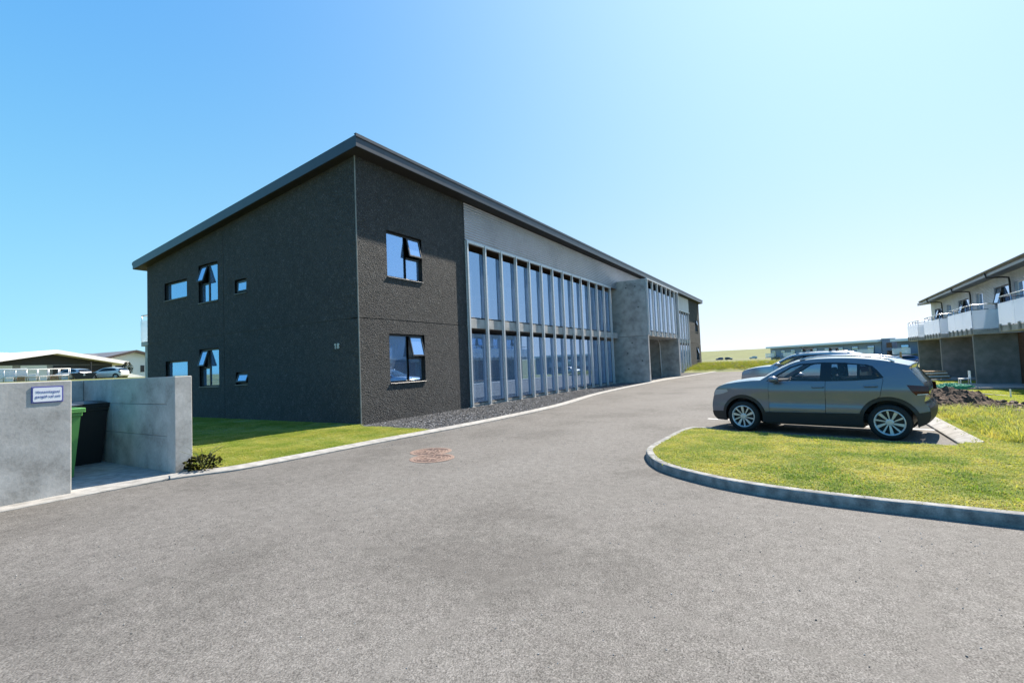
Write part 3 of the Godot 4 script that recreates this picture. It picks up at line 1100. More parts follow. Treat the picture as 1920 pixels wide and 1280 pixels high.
func far_gallery(o: Node3D) -> void:
	var step := 1.243
	var pm := post_mesh(6.56, 0.12, 0.085)
	var z0 := 32.9
	for i in 12:
		var z := z0 + step * i
		part(o, "post", pm, M.steel, on_front(0.12, -z, 0.03))
		if i < 11:
			part(o, "gallery_pane", box_mesh(Vector3(0.014, 0.115, -0.006), Vector3(step - 0.014, 2.90, 0.006)), M.pane_gallery, on_front(-0.045, -z))
			part(o, "gallery_pane", box_mesh(Vector3(0.014, 3.545, -0.006), Vector3(step - 0.014, 6.22, 0.006)), M.pane_gallery, on_front(-0.045, -z))
	part(o, "head_rail", box_mesh(Vector3(-0.02, 6.50, -LEN + 6.05), Vector3(0.10, 6.60, -z0), 0.004), M.steel)
	part(o, "cladding", corrugated(32.401, LEN - 6.1, 6.63, 8.10, 0.105, 0.03), M.cladding_pale, on_front(0.02, 0.0))
	part(o, "gallery_slab", box_mesh(Vector3(-1.95, 3.12, -LEN + 6.1), Vector3(0.0, 3.50, -32.4), 0.008), M.concrete)
	part(o, "gallery_floor", box_mesh(Vector3(-1.95, -0.2, -LEN + 6.1), Vector3(-0.02, 0.05, -32.4)), M.concrete)
	part(o, "gallery_ceiling", box_mesh(Vector3(-1.95, 6.62, -LEN + 6.1), Vector3(-0.06, 6.72, -32.4)), M.ceiling_board)
	part(o, "gallery_back_wall", box_mesh(Vector3(-1.95, 0.05, -LEN + 6.1), Vector3(-1.84, 6.62, -32.4)), M.dark_concrete)
	part(o, "gallery_sill", box_mesh(Vector3(-0.14, 0.052, -LEN + 6.1), Vector3(0.0, 0.11, -32.5), 0.006), M.kerb)
	for y in [1.06, 4.42]:
		part(o, "handrail", tube_mesh([Vector3(-0.2, y, -32.5), Vector3(-0.2, y, -LEN + 6.2)], 0.024), M.chrome)


# the concrete stair block that stands out from the front, open at the ground
func stair_block(o: Node3D) -> void:
	var n := joint(o, "stair_block", Transform3D(Basis(), Vector3(0, 0, -23.1)))
	var x1 := 2.07
	var len := 9.3
	# cast walls in two lifts, with tie holes left by the formwork
	for k in 2:
		var y0: float = [-0.2, 3.21][k]
		var y1: float = [3.19, 7.12][k]
		part(n, "concrete_wall", box_mesh(Vector3(-1.95, y0, -0.28), Vector3(x1, y1, 0.0), 0.012), M.concrete)
		part(n, "concrete_wall", box_mesh(Vector3(-1.95, y0, -len), Vector3(x1, y1, -len + 0.28), 0.012), M.concrete)
	var hole := MB.new()
	hole.lathe([Vector2(0.045, 0.0), Vector2(0.035, 0.004), Vector2(0.0, 0.004)], 12)
	for p in [Vector2(0.7, 6.62), Vector2(1.35, 6.66), Vector2(0.95, 2.75), Vector2(0.6, 2.05), Vector2(0.62, 0.95), Vector2(1.5, 5.2), Vector2(1.6, 1.5)]:
		part(n, "tie_hole", hole.mesh(), M.black, Transform3D(Basis(), Vector3(p.x, p.y, 0.001)))
	part(n, "upper_floor", box_mesh(Vector3(-1.95, 3.2, -len + 0.281), Vector3(x1 - 0.03, 3.5, -0.281)), M.concrete)
	part(n, "block_roof", box_mesh(Vector3(-0.02, 6.96, -len + 0.281), Vector3(x1, 7.125, -0.281), 0.01), M.eaves)
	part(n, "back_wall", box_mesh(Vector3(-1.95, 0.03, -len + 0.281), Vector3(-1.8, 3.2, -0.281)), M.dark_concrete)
	part(n, "back_wall", box_mesh(Vector3(-1.95, 3.5, -len + 0.281), Vector3(-1.8, 6.96, -0.281)), M.room)
	part(n, "entrance_door", box_mesh(Vector3(-1.79, 0.03, -5.6), Vector3(-1.74, 2.2, -4.5), 0.005), M.brown_timber)
	var fm := post_mesh(3.86, 0.12, 0.085)
	var step := (len - 0.2) / 7.0
	for i in 8:
		part(n, "post", fm, M.steel, on_front(x1 + 0.13, -0.1 - step * i, 3.26))
	for i in 7:
		part(n, "gallery_pane", box_mesh(Vector3(0.02, 3.58, -0.006), Vector3(step - 0.02, 6.55, 0.006)), M.pane_gallery, on_front(x1 - 0.06, -0.1 - step * i))
	part(n, "head_rail", box_mesh(Vector3(x1 + 0.002, 7.06, -len), Vector3(x1 + 0.135, 7.14, 0.0), 0.004), M.steel)
	part(n, "pane_rail", box_mesh(Vector3(x1 - 0.09, 3.502, -len + 0.29), Vector3(x1 - 0.03, 3.56, -0.29), 0.003), M.frame)
	part(n, "handrail", tube_mesh([Vector3(x1 - 0.2, 4.5, -0.3), Vector3(x1 - 0.2, 4.5, -len + 0.3)], 0.024), M.chrome)
	part(n, "downpipe", tube_mesh([Vector3(0.42, 3.19, -len + 0.50), Vector3(0.50, 2.9, -len + 0.40), Vector3(0.52, 2.7, -len + 0.38), Vector3(0.55, 0.03, -len + 0.38)], 0.05, 10), M.white)
	# potted plant beside the entrance
	var t := thing("potted_plant", "dark green plant in a tall white pot inside the concrete entrance", "plant", Vector3(1.28, 0.03, -25.1))
	var b := MB.new()
	b.smooth(true)
	b.lathe([Vector2(0.17, 0.0), Vector2(0.24, 0.72), Vector2(0.25, 0.75), Vector2(0.21, 0.75), Vector2(0.2, 0.68), Vector2(0.0, 0.68)], 20, Transform3D(Basis(Vector3.RIGHT, -PI / 2), Vector3.ZERO))
	part(t, "pot", b.mesh(), M.white)
	leaf_bush(t, "foliage", Vector3(0, 0.7, 0), 0.32, 0.9, 260, 0.09, Color(0.02, 0.05, 0.016))


# ---------------------------------------------------------------- bins behind concrete walls
func build_bin_enclosure() -> void:
	structure("concrete_apron", box_mesh(Vector3(-1.9, -0.12, 5.84), Vector3(2.44, 0.018, 16.0), 0.012), M.kerb)
	var o := thing("bin_enclosure", "grey cast concrete walls round the bins, left of the lawn", "wall", Vector3(0, 0, 0))
	var top := 1.65
	# wall with the sign, along the drive
	var zs := [7.19, 9.65, 12.2]
	for i in 2:
		part(o, "wall_panel", box_mesh(Vector3(1.86, 0.0, zs[i]), Vector3(2.12, top, zs[i + 1] - 0.006), 0.009), M.concrete)
	# wall beside the lawn: three lifts of formwork, two lengths
	var ys := [0.0, 0.62, 1.17, top]
	var xs := [-2.1, -0.4, 1.84]
	for k in 3:
		for i in 2:
			part(o, "wall_panel", box_mesh(Vector3(xs[i], ys[k] + (0.003 if k else 0.0), 5.57), Vector3(xs[i + 1] - 0.003, ys[k + 1] - 0.002, 5.84), 0.006), M.concrete)
	part(o, "wall_end", box_mesh(Vector3(1.84, 0.0, 5.568), Vector3(2.12, top, 5.842), 0.009), M.concrete)
	for i in 2:
		part(o, "wall_panel", box_mesh(Vector3(-2.1, 0.0, [5.845, 9.0][i]), Vector3(-1.85, top - 0.002, [8.994, 12.2][i]), 0.009), M.concrete)

	# sign
	var s := thing("wall_sign", "white sign with a blue border and two lines of text on the concrete wall", "sign", Vector3(2.122, 1.465, 7.455))
	s.transform.basis = Basis(Vector3(0, 0, -1), Vector3.UP, Vector3(1, 0, 0))
	part(s, "border", box_mesh(Vector3(-0.17, -0.115, 0), Vector3(0.17, 0.115, 0.008), 0.002), M.sign_blue)
	var corner := PackedVector2Array()
	for k in 4:
		var cx: float = [1, -1, -1, 1][k] * 0.135
		var cy: float = [1, 1, -1, -1][k] * 0.08
		for q in 5:
			var a := PI / 2 * k + PI / 8 * q
			corner.append(Vector2(cx + 0.018 * cos(a), cy + 0.018 * sin(a)))
	var b := MB.new()
	b.prism(corner, 0.0082, 0.011)
	part(s, "face", b.mesh(), M.sign_white)
	for i in 2:
		var tm := TextMesh.new()
		tm.text = ["Vinsamlegast", "gangið vel um"][i]
		var fnt := SystemFont.new()
		fnt.font_names = PackedStringArray(["Droid Sans"])
		tm.font = fnt
		tm.font_size = 32
		tm.pixel_size = 0.00135
		tm.depth = 0.002
		part(s, "lettering", tm, M.sign_blue, Transform3D(Basis(), Vector3(0.004, 0.036 - 0.065 * i, 0.0124)))
	var screw := MB.new()
	screw.lathe([Vector2(0.006, 0.0), Vector2(0.004, 0.003), Vector2(0.0, 0.0035)], 10)
	for p in [Vector3(-0.155, 0.1, 0.008), Vector3(0.155, 0.1, 0.008), Vector3(-0.155, -0.1, 0.008), Vector3(0.155, -0.1, 0.008)]:
		part(s, "screw", screw.mesh(), M.chrome, Transform3D(Basis(), p))

	wheelie_bin("green wheelie bin with its rim showing, half hidden by the sign wall", Vector3(0.38, 0.02, 6.95), 0.0, M.bin_green, M.bin_green, false)
	wheelie_bin("black wheelie bin with a grey lid behind the green bin", Vector3(-0.62, 0.02, 6.72), 4.0, M.bin_black, M.bin_lid, true)
	wheelie_bin("black wheelie bin nearest the lawn wall, deep in shade", Vector3(-0.95, 0.02, 6.14), 0.0, M.bin_black, M.bin_black, true)


# a large two-wheeled bin; its front looks along +x
func wheelie_bin(label: String, at: Vector3, turn: float, body: Material, lid: Material, closed: bool) -> void:
	var o := thing("wheelie_bin", label, "bin", at, "wheelie bins behind the concrete walls")
	o.rotation_degrees.y = turn
	var h := 1.16
	var b := MB.new()
	var lo := [Vector3(-0.26, 0.06, -0.22), Vector3(0.24, 0.0, -0.22), Vector3(0.24, 0.0, 0.22), Vector3(-0.26, 0.06, 0.22)]
	var hi := [Vector3(-0.36, h, -0.29), Vector3(0.36, h, -0.29), Vector3(0.36, h, 0.29), Vector3(-0.36, h, 0.29)]
	var mid := Vector3(0, h / 2, 0)
	for k in 4:
		var k2 := (k + 1) % 4
		b.face([lo[k], lo[k2], hi[k2], hi[k]], (lo[k] + hi[k2]) * 0.5 - mid)
		var il: Vector3 = lo[k] * Vector3(0.9, 1, 0.9) + Vector3(0, 0.03, 0)
		var il2: Vector3 = lo[k2] * Vector3(0.9, 1, 0.9) + Vector3(0, 0.03, 0)
		b.face([il, il2, hi[k2] * Vector3(0.93, 1, 0.93), hi[k] * Vector3(0.93, 1, 0.93)], mid - (lo[k] + hi[k2]) * 0.5)
	b.face(lo, Vector3.DOWN)
	part(o, "body", b.mesh(), body)
	b = MB.new()
	# collar under the rim, with the comb lip at the front
	for e in [[Vector3(0.33, h - 0.05, -0.33), Vector3(0.415, h + 0.0, 0.33)], [Vector3(-0.40, h - 0.05, -0.33), Vector3(-0.33, h + 0.0, 0.33)], [Vector3(-0.33, h - 0.05, 0.27), Vector3(0.33, h + 0.0, 0.33)], [Vector3(-0.33, h - 0.05, -0.33), Vector3(0.33, h + 0.0, -0.27)]]:
		b.cbox(e[0], e[1], 0.008)
	b.cbox(Vector3(0.30, h - 0.14, -0.30), Vector3(0.375, h - 0.052, 0.30), 0.012)
	b.cbox(Vector3(0.376, h - 0.075, -0.33), Vector3(0.415, h - 0.051, 0.33), 0.005)
	part(o, "rim", b.mesh(), body)
	b = MB.new()
	b.tube([Vector3(-0.44, h - 0.03, -0.25), Vector3(-0.44, h - 0.03, 0.25)], 0.018, 8)
	for z in [-0.25, 0.0, 0.25]:
		b.cbox(Vector3(-0.45, h - 0.06, z - 0.02), Vector3(-0.38, h - 0.01, z + 0.02), 0.004)
	part(o, "handle", b.mesh(), body)
	b = MB.new()
	b.smooth(true)
	if closed:
		var rows := []
		for i in 7:
			var x := lerpf(-0.43, 0.43, i / 6.0)
			var row := []
			for j in 7:
				var z := lerpf(-0.34, 0.34, j / 6.0)
				row.append(Vector3(x, h + 0.012 + 0.055 * (1.0 - pow(absf(x) / 0.43, 4.0)) * (1.0 - pow(absf(z) / 0.34, 4.0)), z))
			rows.append(row)
		for i in 6:
			for j in 6:
				b.face([rows[i][j], rows[i + 1][j], rows[i + 1][j + 1], rows[i][j + 1]], Vector3.UP)
		b.smooth(false)
		b.cbox(Vector3(-0.43, h + 0.002, -0.34), Vector3(0.43, h + 0.0125, 0.34), 0.004)
		part(o, "lid", b.mesh(), lid)
	else:
		b.smooth(false)
		b.cbox(Vector3(-0.50, 0.34, -0.33), Vector3(-0.465, h + 0.0, 0.33), 0.01)
		part(o, "lid", b.mesh(), lid)
	b = MB.new()
	b.smooth(true)
	b.lathe([Vector2(0.0, -0.03), Vector2(0.09, -0.03), Vector2(0.1, -0.02), Vector2(0.1, 0.02), Vector2(0.09, 0.03), Vector2(0.0, 0.03)], 20)
	for z in [-0.27, 0.27]:
		part(o, "wheel", b.mesh() if z < 0 else (o.get_node("wheel") as MeshInstance3D).mesh, M.tyre, Transform3D(Basis(), Vector3(-0.27, 0.1, z)))


# ---------------------------------------------------------------- the building with balconies on the right
func build_right_building() -> void:
	var o := thing("balcony_building", "two-storey building with glass balconies on grey concrete walls, right of the cars", "building", Vector3(20.64, -0.49, -24.7))
	var X := -20.64
	var Z := 24.7
	var Y := 0.49
	var at := Transform3D(Basis(), Vector3(X, Y, Z))      # parts are written in world measures
	var y0 := -0.49
	# upper wall clad in ribbed sheet, cut round its windows
	var holes := [[-43.55, 3.3, -41.25, 4.76], [-39.45, 2.55, -38.2, 4.80], [-36.0, 3.0, -33.5, 4.80], [-31.75, 2.55, -30.45, 4.87], [-28.2, 3.0, -25.8, 4.84], [-25.0, 2.55, -23.6, 4.82], [-20.5, 3.0, -18.0, 4.84]]
	var face := facing_left(20.64, 0.0)
	face = at * face
	var shifted_holes := []
	for h in holes:
		shifted_holes.append([h[0], h[1], h[2], h[3]])
	part(o, "wall", wall_mesh(-44.95, -8.0, 2.2, 5.45, 5.45, shifted_holes, 0.25), M.cladding_pale, face)
	# ribs of the cladding between the openings
	var cuts := [-44.95]
	for h in holes:
		cuts.append_array([h[0] - 0.05, h[2] + 0.05])
	cuts.append(-8.0)
	for i in range(0, cuts.size(), 2):
		part(o, "cladding", corrugated(cuts[i], cuts[i + 1], 2.5, 5.42, 0.085, 0.026), M.cladding_pale, at * facing_left(20.62, 0.0))
	for h in holes:
		if h[1] > 2.6:
			part(o, "cladding", corrugated(h[0] - 0.05, h[2] + 0.05, 2.5, h[1] - 0.04, 0.085, 0.026), M.cladding_pale, at * facing_left(20.62, 0.0))
		part(o, "cladding", corrugated(h[0] - 0.05, h[2] + 0.05, h[3] + 0.04, 5.42, 0.085, 0.026), M.cladding_pale, at * facing_left(20.62, 0.0))
	for h in holes:
		var w: float = h[2] - h[0]
		var hh: float = h[3] - h[1]
		var cells := [[0, 0, w, hh, -1]]
		if w > 2.0:
			cells = [[0, 0, w * 0.42, hh * 0.45, -1], [0, hh * 0.45, w * 0.42, hh, 14], [w * 0.42, 0, w, hh, -1]]
		window(o, at * facing_left(20.64, h[0], h[1]), w, hh, cells, 2 if w > 2.0 else 0, 0.10, M.frame_white if w < 1.5 else null)
	# ground floor set back behind the concrete walls: brown boards
	for k in 24:
		var z := -44.6 + 1.5 * k
		part(o, "timber_panel", box_mesh(Vector3(20.5, y0, z), Vector3(20.62, 2.19, z + 1.485), 0.008), M.brown_timber, at)
	part(o, "rear_wall", box_mesh(Vector3(29.7, y0, -44.95), Vector3(30.0, 5.9, -8.0)), M.cladding_pale, at)
	part(o, "gable_wall", box_mesh(Vector3(20.9, y0, -44.95), Vector3(29.69, 5.45, -44.7)), M.concrete, at)
	part(o, "gable_wall", box_mesh(Vector3(20.9, y0, -8.25), Vector3(29.69, 5.45, -8.0)), M.concrete, at)
	part(o, "floor_slab", box_mesh(Vector3(20.64, 2.17, -44.9), Vector3(29.69, 2.45, -8.0)), M.concrete, at)
	part(o, "inner_wall", box_mesh(Vector3(23.5, 2.45, -44.7), Vector3(23.7, 5.4, -8.3)), M.room, at)
	# roof with a gutter in front
	var b := MB.new()
	b.prism(PackedVector2Array([Vector2(19.82, 5.30), Vector2(30.4, 6.35), Vector2(30.4, 6.6), Vector2(19.82, 5.52)]), -45.6, -7.6, at)
	var roof := part(o, "roof", b.mesh(), M.eaves)
	b = MB.new()
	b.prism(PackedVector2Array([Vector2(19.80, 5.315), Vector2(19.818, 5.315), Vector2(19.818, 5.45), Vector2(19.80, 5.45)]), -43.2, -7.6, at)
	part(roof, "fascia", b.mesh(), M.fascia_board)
	b = MB.new()
	b.prism(PackedVector2Array([Vector2(19.80, 5.47), Vector2(19.80, 5.58), Vector2(19.66, 5.58), Vector2(19.66, 5.53), Vector2(19.70, 5.475)]), -44.0, -7.6, at)
	part(roof, "gutter", b.mesh(), M.frame)
	for z in [-40.6, -32.7, -25.4, -17.5]:
		part(o, "downpipe", tube_mesh([at * Vector3(19.73, 5.48, z - 0.5), at * Vector3(19.78, 5.22, z - 0.45), at * Vector3(20.35, 5.17, z - 0.2), at * Vector3(20.53, 5.1, z), at * Vector3(20.55, 4.9, z), at * Vector3(20.55, 2.5, z)], 0.045, 10), M.frame)
	# concrete walls that carry the balconies
	for z in [-39.9, -32.2, -24.7, -17.2]:
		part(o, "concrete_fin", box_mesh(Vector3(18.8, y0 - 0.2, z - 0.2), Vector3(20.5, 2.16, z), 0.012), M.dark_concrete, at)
	# balconies
	for r in [[-43.3, -38.9], [-36.4, -31.5], [-29.2, -24.2], [-20.0, -14.0]]:
		var n := joint(o, "balcony", at)
		part(n, "slab", box_mesh(Vector3(18.72, 2.17, r[0]), Vector3(20.6, 2.44, r[1]), 0.012), M.concrete)
		for k in 6:
			var z := lerpf(r[0] + 0.15, r[1] - 0.15, k / 5.0)
			part(n, "bracket", box_mesh(Vector3(18.655, 2.2, z - 0.08), Vector3(18.715, 2.52, z + 0.08), 0.006), M.kerb)
		var panes := 3
		for k in panes:
			var za := lerpf(r[0], r[1], float(k) / panes)
			var zb := lerpf(r[0], r[1], float(k + 1) / panes)
			part(n, "glass_panel", box_mesh(Vector3(18.69, 2.46, za + 0.012), Vector3(18.702, 3.43, zb - 0.012)), M.balcony_pane)
		for z in [r[0], r[1]]:
			part(n, "glass_panel", box_mesh(Vector3(18.72, 2.46, z - 0.006), Vector3(20.55, 3.43, z + 0.006)), M.balcony_pane)
		part(n, "handrail", tube_mesh([Vector3(20.55, 3.72, r[0]), Vector3(18.75, 3.72, r[0]), Vector3(18.75, 3.72, r[1]), Vector3(20.55, 3.72, r[1])], 0.026), M.chrome)
		for k in 5:
			var z := lerpf(r[0] + 0.03, r[1] - 0.03, k / 4.0)
			part(n, "rail_post", tube_mesh([Vector3(18.75, 2.44, z), Vector3(18.75, 3.70, z)], 0.018), M.chrome)
	# concrete pads in front of the ground-floor flats
	for z in [-31.0, -22.8]:
		part(o, "terrace_pad", box_mesh(Vector3(17.4, y0 - 0.15, z - 2.2), Vector3(20.4, y0 + 0.09, z + 1.6), 0.01), M.kerb, at)


# ---------------------------------------------------------------- cars
# Side view in metres: s from the front wheel's axle to the rear, y up from the road; z across. d holds the measures of one model.
class Car:
	var d := {}
	var edge := []        # Vector2 points of the outline over the car, front foot to rear foot
	var bulge := []       # how far the middle of the car stands out from that outline
	var marks := []       # which piece each stretch belongs to

	func half_width(s: float, y: float) -> float:
		var prof: Array = d.section
		var w: float = prof[-1].y
		for i in prof.size() - 1:
			if y <= prof[i + 1].x:
				var t: float = clampf((y - prof[i].x) / (prof[i + 1].x - prof[i].x), 0.0, 1.0)
				var pre: float = prof[maxi(i - 1, 0)].y
				var post: float = prof[mini(i + 2, prof.size() - 1)].y
				w = cubic_interpolate(prof[i].y, prof[i + 1].y, pre, post, t)
				break
		if y < prof[0].x:
			w = prof[0].y
		var f: Array = d.taper_front
		var r: Array = d.taper_rear
		if s < f[0]:
			w -= f[1] * pow((f[0] - s) / f[2], 2.3)
		if s > r[0]:
			w -= r[1] * pow((s - r[0]) / r[2], 2.2)
		return w

	func normal(s: float, y: float) -> Vector3:
		var e := 0.012
		var ds := (half_width(s + e, y) - half_width(s - e, y)) / (2.0 * e)
		var dy := (half_width(s, y + e) - half_width(s, y - e)) / (2.0 * e)
		return Vector3(-ds, -dy, 1.0).normalized()

	func prepare() -> void:
		var src: Array = d.edge
		for i in src.size() - 1:
			var steps := 4
			for k in steps:
				var t := float(k) / steps
				var a: Array = src[maxi(i - 1, 0)] if not src[i][5] else src[i]
				var b: Array = src[i]
				var c: Array = src[i + 1]
				var e: Array = src[mini(i + 2, src.size() - 1)] if not src[i + 1][5] else src[i + 1]
				var q := []
				for m in 4:
					q.append(cubic_interpolate(b[m], c[m], a[m], e[m], t))
				edge.append(Vector2(q[0], q[1]))
				bulge.append(Vector2(q[2], q[3]))
				marks.append(b[4])
		var last: Array = src[-1]
		edge.append(Vector2(last[0], last[1]))
		bulge.append(Vector2(last[2], last[3]))
		marks.append("end")

	# the strip over the car that belongs to one piece
	func strip(piece: String, lift := 0.0) -> ArrayMesh:
		var st := SurfaceTool.new()
		st.begin(Mesh.PRIMITIVE_TRIANGLES)
		st.set_smooth_group(0)
		var nz := 12
		for i in marks.size() - 1:
			if marks[i] != piece:
				continue
			var rows := []
			for k in 2:
				var p: Vector2 = edge[i + k]
				var u: Vector2 = bulge[i + k]
				var out := u.normalized() * lift if u.length() > 1e-4 else Vector2.ZERO
				var w := half_width(p.x, p.y)
				var row := []
				for j in nz + 1:
					var t := lerpf(-1.0, 1.0, float(j) / nz)
					var f := 1.0 - pow(absf(t), 2.4)
					row.append(Vector3(p.x + u.x * f + out.x, p.y + u.y * f + out.y, w * t))
				rows.append(row)
			for j in nz:
				for q in [[0, j], [1, j + 1], [0, j + 1], [0, j], [1, j], [1, j + 1]]:
					st.add_vertex(rows[q[0]][q[1]])
		st.generate_normals()
		return st.commit()

	# a piece of the car's flank: polygons (s, y) minus holes, laid on the curved side; side is 1 or -1
	func flank(polys: Array, holes: Array, side: float, lift := 0.0, cell := 0.07, back := 0.0) -> ArrayMesh:
		var st := SurfaceTool.new()
		st.begin(Mesh.PRIMITIVE_TRIANGLES)
		for poly: PackedVector2Array in polys:
			if poly.size() < 3:
				continue
			var lo := poly[0]
			var hi := poly[0]
			for p in poly:
				lo = lo.min(p)
				hi = hi.max(p)
			for i in int(ceil((hi.x - lo.x) / cell)):
				for j in int(ceil((hi.y - lo.y) / cell)):
					var a := lo + Vector2(i, j) * cell
					var q := PackedVector2Array([a, a + Vector2(cell, 0), a + Vector2(cell, cell), a + Vector2(0, cell)])
					var pieces: Array = Geometry2D.intersect_polygons(q, poly)
					for h in holes:
						var left := []
						for pc in pieces:
							left.append_array(Geometry2D.clip_polygons(pc, h))
						pieces = left
					for pc: PackedVector2Array in pieces:
						var idx := Geometry2D.triangulate_polygon(pc)
						for k in range(0, idx.size(), 3):
							var t := [pc[idx[k]], pc[idx[k + 1]], pc[idx[k + 2]]]
							var ccw: bool = (t[1] - t[0]).cross(t[2] - t[0]) > 0.0
							if ccw == (side > 0.0):
								t = [t[0], t[2], t[1]]
							for v: Vector2 in t:
								var n := normal(v.x, v.y)
								n.z *= side
								var p := Vector3(v.x, v.y, half_width(v.x, v.y) * side) + n * lift
								st.set_normal(n)
								st.add_vertex(p)
			if back > 0.0:
				# turned-in rim so that the piece has thickness
				for i in poly.size():
					var p0 := poly[i]
					var p1 := poly[(i + 1) % poly.size()]
					var q := []
					for v: Vector2 in [p0, p1]:
						var n := normal(v.x, v.y)
						n.z *= side
						var p := Vector3(v.x, v.y, half_width(v.x, v.y) * side)
						q.append(p + n * lift)
						q.append(p + n * (lift - back))
					var nn := (Vector3(q[2] - q[0]).cross(q[1] - q[0])).normalized()
					for v: int in [0, 2, 3, 0, 3, 1]:
						st.set_normal(nn)
						st.add_vertex(q[v])
		return st.commit()


func disc(c: Vector2, r: float, n := 40) -> PackedVector2Array:
	var p := PackedVector2Array()
	for i in n:
		p.append(c + Vector2(cos(TAU * i / n), sin(TAU * i / n)) * r)
	return p


func pv(a: Array) -> PackedVector2Array:
	var p := PackedVector2Array()
	for i in range(0, a.size(), 2):
		p.append(Vector2(a[i], a[i + 1]))
	return p


func meet(a: Array, b: PackedVector2Array) -> Array:
	var out := []
	for p in a:
		for q in Geometry2D.intersect_polygons(p, b):
			if not Geometry2D.is_polygon_clockwise(q):
				out.append(q)
	return out


func less(a: Array, b: PackedVector2Array) -> Array:
	var out := []
	for p in a:
		out.append_array(Geometry2D.clip_polygons(p, b))
	return out


func inset(a: Array, e: float) -> Array:
	var out := []
	for p in a:
		out.append_array(Geometry2D.offset_polygon(p, -e))
	return out


func spread(p: PackedVector2Array) -> float:
	var a := 0.0
	for i in p.size():
		a += p[i].cross(p[(i + 1) % p.size()])
	return absf(a)


func tyre_mesh(r: float, rim: float, w: float) -> ArrayMesh:
	var b := MB.new()
	b.smooth(true)
	var h := w / 2
	b.lathe([Vector2(rim - 0.02, -h * 0.8), Vector2(rim, -h * 0.95), Vector2(rim + (r - rim) * 0.5, -h), Vector2(r - 0.025, -h * 0.88), Vector2(r, -h * 0.7), Vector2(r, h * 0.7), Vector2(r - 0.025, h * 0.88), Vector2(rim + (r - rim) * 0.5, h), Vector2(rim, h * 0.95), Vector2(rim - 0.02, h * 0.8)], 44)
	return b.mesh()


func rim_mesh(rim: float, w: float, spokes: int) -> ArrayMesh:
	var b := MB.new()
	var h := w / 2
	b.smooth(true)
	b.lathe([Vector2(rim + 0.004, h * 0.80), Vector2(rim + 0.004, h * 0.95), Vector2(rim - 0.012, h * 0.98), Vector2(rim - 0.022, h * 0.9), Vector2(rim - 0.028, h * 0.3)], 44)
	b.smooth(false)
	for k in spokes:
		# blades that lean a little with the turn
		var t := Transform3D(Basis(Vector3(0, 0, 1), TAU * k / spokes), Vector3.ZERO)
		var tw := 0.010 if k % 2 else 0.017
		var r1 := rim - 0.02
		var p := [Vector3(0.045, -tw * 0.8, h * 0.80), Vector3(r1, -tw * 1.7 + 0.035, h * 0.90), Vector3(r1, tw * 1.7 + 0.035, h * 0.90), Vector3(0.045, tw * 0.8, h * 0.80)]
		var q := []
		for v: Vector3 in p:
			q.append(v - Vector3(0, 0, 0.03))
		var pt := []
		var qt := []
		for i in 4:
			pt.append(t * p[i])
			qt.append(t * q[i])
		b.face(pt, Vector3(0, 0, 1))
		for i in 4:
			b.face([pt[i], pt[(i + 1) % 4], qt[(i + 1) % 4], qt[i]], (pt[i] + pt[(i + 1) % 4]) * 0.5 - t * Vector3(rim * 0.5, 0.01, h * 0.85))
	b.lathe([Vector2(0.062, h * 0.6), Vector2(0.062, h * 0.80), Vector2(0.05, h * 0.86), Vector2(0.0, h * 0.87)], 20)
	return b.mesh()


